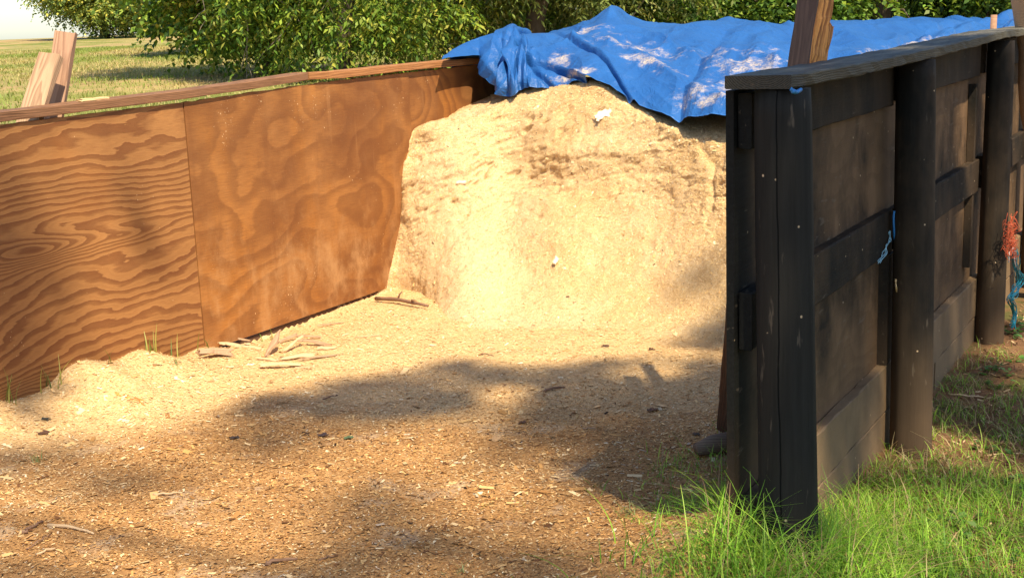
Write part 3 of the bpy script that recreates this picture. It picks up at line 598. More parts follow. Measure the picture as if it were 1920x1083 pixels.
def colmat(name, rough=.85, spec=.15, trans=0., var=.0):
    s = NT(name, rough, spec); at = s.n('ShaderNodeAttribute', out=0, props={'attribute_name': 'Col'})
    s.fin(at)
    if trans:
        tr = s.t.nodes.new('ShaderNodeBsdfTranslucent'); s.put(tr.inputs[0], s.mix(1., at, (1.0, 1.0, .45), 'MULTIPLY'))
        mx = s.t.nodes.new('ShaderNodeMixShader'); mx.inputs[0].default_value = trans
        s.t.links.new(s.b.outputs[0], mx.inputs[1]); s.t.links.new(tr.outputs[0], mx.inputs[2]); s.t.links.new(mx.outputs[0], s.out.inputs[0])
    return s.m
M_flake = colmat('wood_flakes'); M_leaf = colmat('leaves', .5, .3, .34); M_blade = colmat('grass_blades', .5, .35, .35)
def pick(cols, probs, n, jit=.15):
    C = np.array(cols)[RNG.choice(len(cols), n, p=np.array(probs)/np.sum(probs))]; return np.clip(C*(1+RNG.normal(size=(n, 1))*jit), .004, .95)
def gnorm(x, y, e=.012):
    hx = (gh(x+e, y)-gh(x-e, y))/(2*e); hy = (gh(x, y+e)-gh(x, y-e))/(2*e); return nrm_(np.stack([-hx, -hy, np.ones_like(hx)], -1))
# sawdust and shavings on the floor
n = 560000
x = RNG.uniform(-2.9, 2.9, n); y = RNG.uniform(2.0, 8.0, n)
u, v = uvL(x, y); ur, vr = uvR(x, y)
px, py, dp = projn(np.stack([x, y, gh(x, y)], -1))
ok = (v > 0) & ((vr < -.03+.25*vn(x*3, y*3, s=9)*(ur < -.6)) | ((ur < -.6) & (vr < .25))) & (px > -120) & (px < 2040) & (py < 1230) & (py > 540)
ok &= RNG.random(n) < np.clip(1.15-(y-3)*.16, .3, 1)
x, y, v, px, py = x[ok], y[ok], v[ok], px[ok], py[ok]; n = len(x)
oldness = sst(5.5, 4.6, y+.12*x+.55*fbm(x*1.3, y*1.3, s=41)*1.6+.9*sst(.9, 0, v)); oldness = np.clip(oldness*(1-.75*sst(.15, .45, fbm(x*1.1+4, y*1.6, s=44))), 0, 1)
isold = RNG.random(n) < oldness*.80
Cn = pick([(.70, .49, .25), (.64, .41, .18), (.78, .63, .39), (.52, .30, .12)], [5, 4, 1.4, 1.6], n); Co = pick([(.32, .155, .052), (.49, .26, .09), (.15, .066, .027), (.60, .375, .155), (.05, .028, .016), (.50, .38, .26)], [4, 6, 1.2, 1.8, .4, .5], n, .18)
C = np.where(isold[:, None], Co, Cn); L = RNG.gamma(3, .0018, n)+.0018; L *= 1+1.8*(RNG.random(n) < .03); W = L*RNG.uniform(.18, .6, n)
P = np.stack([x, y, gh(x, y)+RNG.uniform(.0005, .006, n)], -1)
tag(flakes('sawdust_shavings', P, gnorm(x, y), L, W, C, M_flake, .17), kind='stuff')
# flakes lying on the heap
n = 150000
iu = RNG.integers(4, NU-4, n); iv = RNG.integers(8, int(NV*.86), n)
P = PILE[iv, iu]+PILEN[iv, iu]*RNG.uniform(.0005, .004, (n, 1)); L = RNG.uniform(.003, .008, n)*(1+1.6*(RNG.random(n) < .03)); W = L*RNG.uniform(.25, .7, n)
C = pick([(.73, .51, .25), (.67, .45, .20), (.80, .64, .385), (.53, .32, .13), (.10, .05, .03)], [5, 4, 1.6, 1.0, .08], n, .08)
tag(flakes('sawdust_flakes', P, PILEN[iv, iu], L, W, C, M_flake, .25), kind='stuff')
# ------------------------------------------------------------------ grass
def blades(P, Ht, Wd, Bend, C, seg=4, az=None, lean=None):
    n = len(P); az = RNG.uniform(0, 2*math.pi, n) if az is None else az
    D2 = np.stack([np.cos(az), np.sin(az), np.zeros(n)], -1); S2 = np.stack([-np.sin(az), np.cos(az), np.zeros(n)], -1)
    rows = []
    for i in range(seg+1):
        t = i/seg; o = D2*(Bend*Ht*t**1.9)[:, None]; hgt = Ht*(t-.30*Bend*t**2.6)
        c = P+o; c = c+np.stack([np.zeros(n), np.zeros(n), hgt], -1); w2 = (Wd*(1-t**1.8)*.5+.0003)[:, None]
        rows += [c-S2*w2, c+S2*w2]
    V = np.stack(rows, 1); k = 2*(seg+1); base = (np.arange(n)*k)[:, None]
    Fc = np.concatenate([base+np.array([2*i, 2*i+1, 2*i+3, 2*i+2]) for i in range(seg)], 0)
    sh = np.linspace(.75, 1.1, seg+1).repeat(2)[None, :, None]
    return V.reshape(-1, 3), Fc, np.clip((C[:, None, :]*np.ones_like(sh)), 0, .95).reshape(-1, 3)
GREENS = [(.36, .52, .06), (.15, .33, .025), (.23, .43, .035), (.31, .50, .06), (.09, .21, .02), (.46, .37, .17), (.34, .24, .11)]
n = 300000
x = RNG.uniform(-.6, 3.6, n); y = RNG.uniform(1.6, 8.2, n); z = gh(x, y); px, py, dp = projn(np.stack([x, y, z], -1)); ur, vr = uvR(x, y)
nz = fbm(x*2.2, y*2.2, s=201, o=3); nf = fbm(x*8, y*8, s=203, o=2)
# line running from the wall end down to the left edge of the grass
edge = 1370-(py-860)*.9+np.where(py > 1000, 40, 0)
frontc = sst(-60, 90, px-edge+nf*140)*sst(855, 930, py)
thin = .10*sst(-420, -60, px-edge)*sst(870, 960, py)*(nz > .05)+.35*sst(1190, 1230, px)*sst(1400, 1360, px)*np.exp(-((py-870-(1400-px)*.05)/28)**2)
lawn = sst(800, 960, py+nz*120)*(px > 1560)
sparse = .42*(px > 1640)*(nf > .0)*sst(640, 700, py)
den = np.maximum.reduce([frontc*.95, thin, lawn*(.55+.45*(nf > -.2)), sparse])
foot = np.exp(-((vr-.06)/.10)**2)*(ur < 1.2)*(ur > -.5)*.25; den = np.maximum(den, foot*(py > 900))
ok = (RNG.random(n) < den*.80) & ((vr > .015) | (ur < -.62) | (vr < -.08)) & (px > 850)
x, y, z, px, py, ur, vr = [q[ok] for q in (x, y, z, px, py, ur, vr)]; n = len(x)
clump = np.exp(-((ur+.78)/.38)**2)*np.exp(-((vr-.05)/.26)**2)+.8*np.exp(-((px-1560)/170)**2)*sst(930, 1000, py)
Ht = RNG.gamma(5, .0105, n)*(1+1.1*clump)*np.where(px < 1330, .6, 1); Wd = RNG.uniform(.0014, .0034, n)
dry = RNG.random(n) < np.where(sst(1640, 1700, px)*(py < 900), .5, .15)
C = np.where(dry[:, None], pick([(.46, .36, .18), (.34, .22, .11)], [1, 1], n), pick(GREENS[:5], [2, 3, 4, 3, 1.5], n, .2))
V, Fc, Cc = blades(np.stack([x, y, z-.004], -1), Ht, Wd, RNG.uniform(.3, 1.6, n), C)
tag(link('grass', big('grass', V, Fc, col=Cc), M_blade), kind='stuff'); print('grass blades', n)
# tall stems in front of the nearest post
def tuft(name, base, k, hmin, hmax, wd, lab, cols, group=None, spread=.03, bend=(.1, .9), az=None, cat='grass tuft'):
    P = np.array(base)+np.concatenate([RNG.normal(size=(k, 2))*spread, np.zeros((k, 1))], 1); P[:, 2] = base[2]-.006
    V, Fc, Cc = blades(P-np.array(base), RNG.uniform(hmin, hmax, k), RNG.uniform(wd*.7, wd*1.2, k), RNG.uniform(bend[0], bend[1], k), pick(cols, [1]*len(cols), k), 6, az)
    return tag(link(name, big(name, V, Fc, col=Cc), M_blade, M=Matrix.Translation(base)), lab, cat, group)
b = Rp(-.80, .05, .14); tuft('grass_tuft', b, 80, .10, .26, .004, 'tall bright green grass clump hiding the foot of the nearest black post', GREENS[:3], None, .10, (.2, 1.2))
b = Rp(-.62, .26, .07); tuft('grass_tuft', b, 60, .10, .24, .0038, 'grass clump with arching blades right of the nearest black post', GREENS[:3]+[(.42, .34, .15)], None, .07, (.4, 1.3))
b = Rp(-.72, -.22, .09); tuft('grass_tuft', b, 60, .06, .17, .0038, 'bright grass tuft beside the grey log end inside the black wall', GREENS[1:3], None, .08, (.3, 1.2))
wallt = [(22, 745, .17, 'grass tuft at the left picture edge against the striped plywood', 7), (100, 712, .15, 'drooping yellow grass tuft at the left end of the sawdust bank', 9), (200, 690, .12, 'thin curved grass shoot on the sawdust bank against striped plywood', 3),
         (288, 672, .13, 'grass tuft at the striped plywood, left one of the close pair', 6), (326, 664, .13, 'grass tuft at the striped plywood, right one of the close pair', 6), (377, 652, .12, 'upright grass shoot at the seam between the plywood sheets', 3),
         (505, 617, .09, 'single green grass shoot at the foot of the blotched plywood', 3)]
for (qx, qy, hh, lab, k) in wallt:
    p = atP(qx, qy, A+nL*.05, nL); z0 = float(gh(p.x, p.y))
    tuft('grass_tuft', (p.x, p.y, z0), k, hh*.55, hh*1.1, .006, lab, [(.22, .26, .05), (.36, .36, .09), (.15, .22, .05)], 'grass tufts along the plywood wall', .022, (.1, .8))
for (qx, qy, hh, k, lab) in ((75, 868, .06, 16, 'low wispy weed growing out of the old chips at the left edge'), (330, 712, .07, 9, 'sparse wispy sprout in the bright sawdust near the wall'), (850, 1068, .05, 12, 'small green sprout at the bottom edge among the chips'), (1180, 975, .07, 22, 'small grass sprout standing alone in the chips left of the grass')):
    p = atZ(qx, qy, 0); tuft('grass_sprout', (p.x, p.y, float(gh(p.x, p.y))), k, hh*.5, hh, .0028, lab, [(.16, .24, .08), (.3, .34, .14)], 'grass sprouts in the chips', .018, (.5, 1.5), cat='sprout')
# far field grass
n = 240000
x = RNG.uniform(-16, 4.5, n); y = 6.3+RNG.random(n)**1.5*34; u, v = uvL(x, y); z = gh(x, y); px, py, dp = projn(np.stack([x, y, z+.05], -1))
ok = (v < -.45) & (px > -150) & (px < 1000) & (py > 40) & (py < 330) & (RNG.random(n) < .35+.65*sst(-.25, .25, fbm(x*.5, y*.3, s=211, o=3))); x, y, z = x[ok], y[ok], z[ok]; n = len(x)
tone = sst(-.28, .12, fbm(x*.35+3, y*.18, s=213, o=3))[:, None]
C = pick([(.20, .27, .05), (.28, .33, .07)], [1, 1], n)*(1-tone)+pick([(.52, .42, .18), (.40, .37, .13), (.56, .38, .20)], [2, 2, 1], n)*tone
V, Fc, Cc = blades(np.stack([x, y, z-.01], -1), RNG.uniform(.02, .065, n)*(1+y*.02), RNG.uniform(.004, .009, n)*(1+y*.03), RNG.uniform(.3, 1.4, n), C, 2)
tag(link('field_grass', big('field_grass', V, Fc, col=Cc), M_blade), kind='stuff'); print('field blades', n)
# broad-leaved weeds on the soil behind the lawn
n = 900; x = RNG.uniform(1.2, 3.4, n); y = RNG.uniform(3.6, 7.2, n); ur, vr = uvR(x, y); px, py, dp = projn(np.stack([x, y, gh(x, y)], -1))
ok = (vr > .12) & (fbm(x*2.6, y*2.6, s=221, o=2) > .12) & (px < 2050); x, y = x[ok], y[ok]; PP = []; DD = []; SS = []; LL = []
for a0, b0 in zip(x, y):
    z0 = float(gh(a0, b0)); hh = random.uniform(.01, .05)
    for k in range(random.randint(3, 7)):
        an = random.uniform(0, 6.28); el = random.uniform(-.1, .6); d_ = np.array([math.cos(an)*math.cos(el), math.sin(an)*math.cos(el), math.sin(el)])
        PP.append([a0+random.gauss(0, .012), b0+random.gauss(0, .012), z0+hh*random.random()]); DD.append(d_); SS.append(np.array([-math.sin(an), math.cos(an), random.uniform(-.2, .2)])); LL.append(random.uniform(.015, .042))
PP, DD, SS, LL = map(np.array, (PP, DD, SS, LL)); V, Fc = quads(PP, DD, nrm_(SS), LL, LL*.8, 'leaf')
tag(link('broadleaf_weeds', big('broadleaf_weeds', V, Fc, col=np.repeat(pick([(.07, .17, .035), (.11, .23, .05), (.16, .25, .07)], [2, 2, 1], len(PP)), 4, 0)), M_leaf), kind='stuff')
# dry litter on the soil outside the black wall
n = 26000; x = RNG.uniform(.6, 3.8, n); y = RNG.uniform(2.2, 7.6, n); ur, vr = uvR(x, y); ok = (vr > .06) & (RNG.random(n) < .4+.6*sst(-.2, .3, fbm(x*3, y*3, s=231))); x, y = x[ok], y[ok]; n = len(x)
tag(flakes('leaf_litter', np.stack([x, y, gh(x, y)+RNG.uniform(.001, .012, n)], -1), gnorm(x, y), RNG.uniform(.006, .035, n), RNG.uniform(.002, .009, n), pick([(.36, .22, .11), (.22, .11, .055), (.46, .33, .18), (.12, .06, .035)], [3, 3, 2, 2], n), M_flake, .5), kind='stuff')
# ------------------------------------------------------------------ trees
M_bark = solid('tree_bark', (.10, .075, .055), .9, .4, 14); M_twig = solid('bare_twigs', (.22, .18, .14), .9, .3, 30)
def spray_leaves(O, Tw, Ln, per, leaf, droop=.35, narrow=.45, spread=.9):
    """O origins, Tw twig directions, Ln twig lengths -> leaf arrays"""
    n = len(O); k = per; t = (np.arange(k)+.5)/k
    side = nrm_(np.cross(Tw, np.array([0, 0, 1.])+RNG.normal(size=(n, 3))*.3))
    Pp = O[:, None, :]+Tw[:, None, :]*(Ln[:, None]*t)[..., None]; Pp[..., 2] -= (Ln[:, None]*t**2*.25)
    sg = np.where(np.arange(k) % 2 == 0, 1, -1)[None, :, None]
    Dd = Tw[:, None, :]*.55+side[:, None, :]*sg*spread+RNG.normal(size=(n, k, 3))*.30; Dd[..., 2] -= droop; Dd = nrm_(Dd)
    up = np.array([0, 0, 1.])+RNG.normal(size=(n, k, 3))*.45; Sd = nrm_(np.cross(up, Dd))
    Lf = leaf*RNG.uniform(.65, 1.25, (n, k)); return Pp.reshape(-1, 3), Dd.reshape(-1, 3), Sd.reshape(-1, 3), Lf.ravel(), Lf.ravel()*narrow
def tree(name, label, base, lobes, ntw, leaf, cols, probs, narrow=.45, seed=1, twl=(.35, .7), per=12, gap=.0, trunk=.14, bare=0, group=None, droop=.35, cat='tree', limbs=True):
    """base xyz; lobes: list of (dx,dy,dz,rx,ry,rz,weight) relative to the base"""
    rnd = random.Random(seed); bx, by, bz = base; M = Matrix.Translation(base); root = empty(name, M, label, cat, group)
    wts = np.array([l[6] for l in lobes], float); wts /= wts.sum(); Os = []; Ts = []
    for l, wt in zip(lobes, wts):
        m = int(ntw*wt*2.2); dv = nrm_(RNG.normal(size=(m, 3))); rr = RNG.random(m)**.42*(1+.22*vn(dv[:, 0]*2.2+seed, dv[:, 1]*2.2, dv[:, 2]*2.2, s=seed)+.10*vn(dv[:, 0]*6, dv[:, 1]*6, dv[:, 2]*6+seed, s=seed))
        q = dv*rr[:, None]*np.array(l[3:6])+np.array(l[:3]); g_ = fbm(q[:, 0]*1.1+seed, q[:, 1]*1.1, q[:, 2]*1.3, s=seed+5, o=3)
        ok = (g_ > gap-.12+.0*rr); q = q[ok][:int(ntw*wt)]; Os.append(q); Ts.append(nrm_(dv[ok][:int(ntw*wt)]*np.array([1, 1, .6])+RNG.normal(size=(len(q), 3))*.45+np.array([0, 0, -.15])))
    O = np.concatenate(Os); Tw = np.concatenate(Ts); Ln = RNG.uniform(*twl, len(O))
    P, Dd, Sd, Lf, Wf = spray_leaves(O, Tw, Ln, per, leaf, droop, narrow)
    tone = np.repeat(np.clip(.5+.9*fbm(O[:, 0]*.9, O[:, 1]*.9, O[:, 2]*.9, s=seed+9, o=2), 0, 1), per)[:, None]
    C = pick(cols, probs, len(P), .18); C2 = pick(cols[::-1], probs, len(P), .18); C = C*tone+C2*(1-tone)
    V, Fc = quads(P, Dd, Sd, Lf, Wf, 'leaf'); link('crown', big('crown', V, Fc, col=np.repeat(C, 4, 0)), M_leaf, root)
    bm = bmesh.new()
    ctr = Vector(lobes[0][:3]); top = Vector((ctr.x*.5, ctr.y*.5, max(.6, ctr.z*.75)))
    pts = [Vector((0, 0, -.3)), Vector((rnd.uniform(-.1, .1), 0, top.z*.35)), top*.7+Vector((rnd.uniform(-.15, .15), 0, 0)), top]
    tube(bm, pts, [trunk*1.25, trunk, trunk*.85, trunk*.6], 10)
    if limbs:
        for i in range(9):
            q = Vector(O[rnd.randrange(len(O))]); st_ = pts[1].lerp(pts[3], rnd.uniform(.1, 1)); md = st_.lerp(q, .5)+Vector((rnd.uniform(-.3, .3), rnd.uniform(-.3, .3), rnd.uniform(0, .35)))
            m1 = st_.lerp(md, .5)+Vector((0, 0, rnd.uniform(0, .15))); m2 = md.lerp(q, .5)+Vector((rnd.uniform(-.15, .15), 0, rnd.uniform(-.1, .15)))
            tube(bm, [st_, m1, md, m2, q], [trunk*.5, trunk*.36, trunk*.24, trunk*.14, trunk*.05], 7)
            for j in range(3):
                s0 = md.lerp(q, rnd.random()); e = s0+Vector((rnd.gauss(0, .6), rnd.gauss(0, .6), rnd.gauss(0, .4))); tube(bm, [s0, s0.lerp(e, .5)+Vector((0, 0, rnd.uniform(-.1, .1))), e], [trunk*.14, trunk*.09, trunk*.03], 5)
    link('trunk', bm_mesh('trunk', bm), M_bark, root, smooth=True)
    if bare:
        bm = bmesh.new()
        for i in range(bare):
            k = rnd.randrange(len(O)); o0 = Vector(O[k]); d0 = Vector(Tw[k]); L0 = rnd.uniform(.5, 1.4); pp = [o0-d0*L0*.5]
            d1 = d0.copy()
            for j in range(6):
                d1 = (d1+Vector((rnd.gauss(0, .28), rnd.gauss(0, .28), rnd.gauss(-.03, .28)))).normalized(); pp.append(pp[-1]+d1*L0/5)
                if j > 1 and rnd.random() < .7:
                    e = pp[-1]+(d1+Vector((rnd.gauss(0, .8), rnd.gauss(0, .8), rnd.gauss(0, .6)))).normalized()*L0*.3; tube(bm, [pp[-1], pp[-1].lerp(e, .5)+Vector((0, 0, .02)), e], [.006, .005, .002], 4, False)
            tube(bm, pp, [.012, .011, .010, .008, .006, .005, .003], 5, False)
        link('bare_twigs', bm_mesh('bare_twigs', bm), M_twig, root)
    return root
def gp(px, Y):
    p = atY(px, 40, Y); return (p.x, Y, float(gh(p.x, Y)))
YG = [(.18, .30, .03), (.29, .38, .05), (.12, .22, .028), (.06, .12, .02), (.44, .40, .07)]
DG = [(.10, .20, .03), (.17, .30, .045), (.06, .13, .022), (.34, .44, .06), (.035, .07, .018)]
OL = [(.13, .18, .045), (.20, .26, .065), (.085, .12, .035), (.30, .35, .09), (.34, .29, .11)]
tree('maple_tree', 'bright green broadleaf tree left of centre, its crown hanging low over the field', gp(505, 18.5), [(-.05, 0, 2.6, 1.75, 1.6, 2.2, 3), (-1.15, -.2, 3.0, 1.3, 1.4, 1.9, 2), (-.35, -.6, 1.35, 1.15, 1.0, .95, 1.3)], 4600, .090, YG, [4, 3, 4, 2.2, .3], .62, 3, gap=.17, trunk=.12)
tree('chestnut_tree', 'yellow-green tree with long leaves and bare twigs behind the plywood wall', gp(640, 16.5), [(.1, 0, 2.2, 1.9, 1.5, 2.1, 3), (.9, .2, 1.7, 1.2, 1.2, 1.3, 1.4), (-.9, .1, 1.5, .9, 1, 1.2, 1)], 4400, .098, YG, [3, 3, 3, 2, 1.3], .36, 5, gap=.18, trunk=.09, bare=60, droop=.6)
tree('olive_green_tree', 'dull green twiggy tree behind the left half of the blue tarp', gp(1010, 17.5), [(0, 0, 2.3, 2.0, 1.6, 2.4, 3), (1.1, .2, 1.9, 1.3, 1.3, 1.9, 1.5), (-.9, .1, 1.9, 1.2, 1.2, 1.8, 1.5)], 4600, .095, OL, [3, 3, 3, 1.6, .8], .32, 8, gap=.15, trunk=.13, bare=70, droop=.6)
tree('dark_green_tree', 'dark green tree behind the middle of the tarp, left of the broken post', gp(1370, 19.), [(0, 0, 2.3, 2.0, 1.7, 2.5, 3), (-.9, 0, 1.9, 1.2, 1.3, 2.0, 1.5), (1.0, .3, 1.8, 1.3, 1.3, 1.9, 1.5)], 3900, .10, DG, [4, 3, 3, 1.6, 1.4], .6, 12, gap=.18, trunk=.11)
tree('shady_tree', 'dark shady tree with sunlit yellow-green gaps right of the broken post', gp(1660, 20.), [(0, 0, 2.3, 2.1, 1.7, 2.5, 3), (-.9, .2, 1.9, 1.2, 1.3, 2.0, 1.5), (1.1, .1, 1.9, 1.3, 1.3, 1.9, 1.5)], 3400, .105, DG, [4, 2.5, 3, 1.8, 2], .6, 14, gap=.2, trunk=.16)
tree('shady_tree', 'dark tree at the right picture edge behind the far end of the tarp', gp(1930, 19.5), [(0, 0, 2.3, 1.9, 1.7, 2.5, 3), (-.8, .2, 1.9, 1.0, 1.2, 2.0, 1.5)], 2600, .105, DG, [4, 2.5, 3, 1.8, 2], .6, 15, gap=.2, trunk=.15)
for i, (qx, Y, lab) in enumerate(((560, 29, 'tree deep in shade behind the bright green tree'), (760, 28, 'dark tree seen through the yellow-green tree'), (1130, 27.5, 'dark tree seen through the twiggy tree'), (1500, 29, 'dark tree behind the broken post'), (1820, 30, 'dark tree seen between the two right-hand trees'))):
    tree('background_tree', lab, gp(qx, Y), [(0, 0, 2.6, 3.0, 1.8, 2.9, 3), (1.6, .2, 1.7, 1.7, 1.4, 1.9, 1.5), (-1.6, 0, 1.7, 1.7, 1.4, 1.9, 1.5)], 1700, .20, DG, [4, 3, 3, 1.8, 2], .6, 30+i, twl=(.5, .9), gap=-.1, trunk=.16, group='trees in the second row')
tree('distant_tree', 'distant green and yellow tree on the skyline beside the pale sky', gp(195, 62), [(.6, 0, 2.9, 3.0, 2.5, 2.6, 3), (-1.5, 0, 3.3, 1.7, 1.8, 2.2, 1.4), (2.6, 0, 2.2, 2.0, 2, 2.0, 1.2)], 6000, .17, [(.30, .40, .09), (.40, .46, .10), (.20, .29, .08), (.66, .56, .10), (.15, .21, .07)], [3, 2, 3, 1.5, 1.5], .6, 21, twl=(.6, 1.1), gap=-.12, trunk=.2)
tree('distant_tree', 'distant tree on the skyline right of the green and yellow one', gp(330, 66), [(0, 0, 3.2, 3.0, 2.5, 3.2, 3), (2.4, 0, 2.6, 2.4, 2, 2.6, 1.4)], 3000, .18, [(.26, .35, .08), (.34, .40, .10), (.16, .24, .07), (.50, .46, .10)], [3, 2, 3, 1.], .6, 22, twl=(.6, 1.1), gap=-.05, trunk=.25)
# ------------------------------------------------------------------ trees standing behind the viewer that shade the yard
def shade_tree(label, trunk_xy, pts, tr, seed):
    pts = np.asarray(pts); base = (trunk_xy[0], trunk_xy[1], 0.); root = empty('shade_tree', Matrix.Translation(base), label, 'tree', 'shade trees behind the viewer')
    n = len(pts); Dd = nrm_(RNG.normal(size=(n, 3))*np.array([1, 1, .5])); Sd = nrm_(np.cross(Dd, nrm_(RNG.normal(size=(n, 3))*.5+np.array([.3, -.5, .8])))); Lf = RNG.uniform(.09, .15, n)
    V, Fc = quads(pts-np.array(base), Dd, Sd, Lf, Lf*.62, 'leaf'); link('crown', big('crown', V, Fc, col=np.repeat(pick(DG, [1]*5, n), 4, 0)), M_leaf, root)
    bm = bmesh.new(); rnd = random.Random(seed); c = Vector(pts.mean(0))-Vector(base); f0 = Vector((c.x*.15, c.y*.15, 7.5))
    tube(bm, [(0, 0, -.4), (.05, .05, 3.6), f0], [.32, .27, .19], 12)
    for i in range(16):
        q = Vector(pts[rnd.randrange(n)])-Vector(base); md = f0.lerp(q, .5)+Vector((rnd.uniform(-.3, .3), rnd.uniform(-.3, .3), .4)); tube(bm, [f0, f0.lerp(md, .5), md, md.lerp(q, .5), q], [.09, .075, .05, .03, .012], 7)
    link('trunk', bm_mesh('trunk', bm), M_bark, root, smooth=True)
Sn = np.array(SUN)
def lift(P, t0=14., t1=19.): return P+Sn*RNG.uniform(t0, t1, (len(P), 1))
n = 66000; x = RNG.uniform(-3.4, 3.6, n); y = RNG.uniform(.6, 7.4, n); P = np.stack([x, y, gh(x, y)], -1); px, py, dp = projn(P)
bound = np.interp(px, [-200, 0, 250, 420, 560, 700, 850, 1000, 1200, 1370, 1500], [800, 800, 790, 745, 722, 700, 672, 690, 655, 600, 590])
S = sst(-18, 30, py-bound)*.93
lit = [(1070, 738, 80, 11, .7), (950, 812, 70, 14, .7), (410, 985, 190, 75, 1.), (640, 888, 140, 26, 1.), (840, 945, 90, 26, 1.), (60, 960, 180, 70, .9), (50, 795, 140, 38, .9), (180, 740, 160, 30, 1.), (1230, 975, 140, 50, 1.), (1180, 1050, 120, 30, .9), (330, 1070, 200, 30, .5), (150, 860, 140, 25, .45), (800, 1090, 120, 25, .6), (1400, 1010, 170, 130, 1.), (1700, 1020, 260, 120, 1.), (1890, 930, 150, 70, .8), (1735, 812, 40, 12, .7), (1300, 870, 130, 30, .85), (560, 795, 90, 18, .4)]
for (cx, cy, rx, ry, k) in lit: S = S*(1-k*np.exp(-(((px-cx)/rx)**2+((py-cy)/ry)**2)**1.3))
nn = fbm(x*2.1, y*2.1, s=301, o=3); S = S*np.clip(.72+1.5*nn, 0, 1)
S = np.where((py > 1110) | (px < -60) | (px > 1980), .4*(nn > 0), S)
near = (py > 775) & (px > -60) & (px < 1420); S = np.maximum(S, .9*np.exp(-((px-1170)/230)**4-((py-775)/75)**4))
Sn_ = np.where(px > 900, np.maximum(.30*np.exp(-((py-800)/70)**2), 0), 0)+sst(.30, 1.0, S)*.66; S = np.where(near, Sn_, sst(.30, .62, S))
ok = RNG.random(n) < S*.72; nk = near[ok]; pts = np.concatenate([lift(P[ok][~nk]), lift(P[ok][nk], 24., 34.)])
extra = []
def spot(q, r, k, t0=14., t1=18.): 
    c = np.array(q)+RNG.normal(size=(k, 3))*r*.55; extra.append(c+Sn*RNG.uniform(t0, t1, (k, 1)))
spot(atY(1312, 522, 6.55), .15, 24)                                   # patch on the heap
spot(atP(55, 500, A, nL), .22, 60); spot(atP(-20, 600, A, nL), .25, 60); spot(atP(20, 690, A, nL), .2, 55); spot(atP(-40, 400, A, nL), .2, 40); spot(atP(250, 420, A, nL), .18, 14)
spot(Rp(.55, -.04, .95), .10, 22); spot(Rp(.95, -.03, .85), .10, 40); spot(Rp(1.05, -.03, 1.05), .12, 40); spot(Rp(.45, -.03, .35), .16, 60); spot(Rp(.25, -.03, .42), .14, 30)
for zz in (.2, .4, .6, .8, 1.0, 1.2): spot(Rp(u1, .15, zz), .13, 44)
for zz in (.5, .7, .9, 1.1, 1.3): spot(Rp(u2, .12, zz), .12, 34)
for zz in (.8, 1.0, 1.2): spot(Rp(u3, .12, zz), .14, 34); spot(Rp(2.3, -.03, zz), .16, 26)
spot(Rp(-.6, .05, 1.42), .10, 30); spot(Rp(1.6, .0, 1.1), .2, 40); spot(Rp(1.6, 0, .4), .15, 25)
ex = np.concatenate(extra)
al = np.concatenate([pts, ex]); side = al[:, 0] < 7.
print('shade leaves', len(al))
shade_tree('large shade tree standing behind the viewer on the left', (6.0, -3.6), al[side], .25, 1)
shade_tree('large shade tree standing behind the viewer on the right', (9.5, -3.2), al[~side], .25, 2)
# ------------------------------------------------------------------ loose boards and posts
def board(name, p0, p1, face, W, T, mat, label, cat, seed, ends=.004, seg=12, jit=.002, group=None):
    bm = bmesh.new(); L = (Vector(p1)-Vector(p0)).length; plank(bm, 0, L, -W/2, W/2, -T/2, T/2, seg=seg, jit=jit, bev=.003, seed=seed, ends=ends)
    o = link(name, bm_mesh(name, bm), mat); o.matrix_world = frame(p0, p1, face)
    return tag(o, label, cat, group)
def ext(a_, b_, lo, hi):
    d_ = (b_-a_); return a_+d_*((lo-a_.z)/d_.z), (b_+d_*((hi-b_.z)/d_.z) if hi is not None else b_)
fc = Vector((-.22, -1, .10))
lo, hi = ext(atP(63, 205, A-nL*.16, nL), atP(96, 104, A-nL*.16, nL), .25, None); board('leaning_board', lo, hi, fc, .105, .038, M_weather, 'shorter grey-brown stud leaning behind the plywood wall, in front of the taller one', 'board', 51, group='boards leaning behind the plywood wall')
lo, hi = ext(atP(101, 205, A-nL*.235, nL), atP(124, 62, A-nL*.235, nL), .25, None); board('leaning_board', lo, hi, fc+Vector((.15, 0, 0)), .095, .038, M_weather2, 'taller reddish stud with a rotten top edge leaning behind the plywood wall', 'board', 52, group='boards leaning behind the plywood wall', ends=.006)
p = atP(155, 190, A+nL*.0, nL); q = atP(212, 187, A-nL*.0, nL); zc = 1.305
bm = bmesh.new(); plank(bm, 0, .16, -.022, .022, 0, .011, seg=8, seed=53, jit=.0012, bev=.002, ends=.006); o = link('wood_scrap', bm_mesh('wood_scrap', bm), M_pale)
c0 = ML.inverted() @ p; o.matrix_world = ML @ Matrix.Translation((c0.x, .02, capz1(c0.x)+.042)); tag(o, 'pale yellow splinter of wood lying on the brown cap board', 'wood scrap')
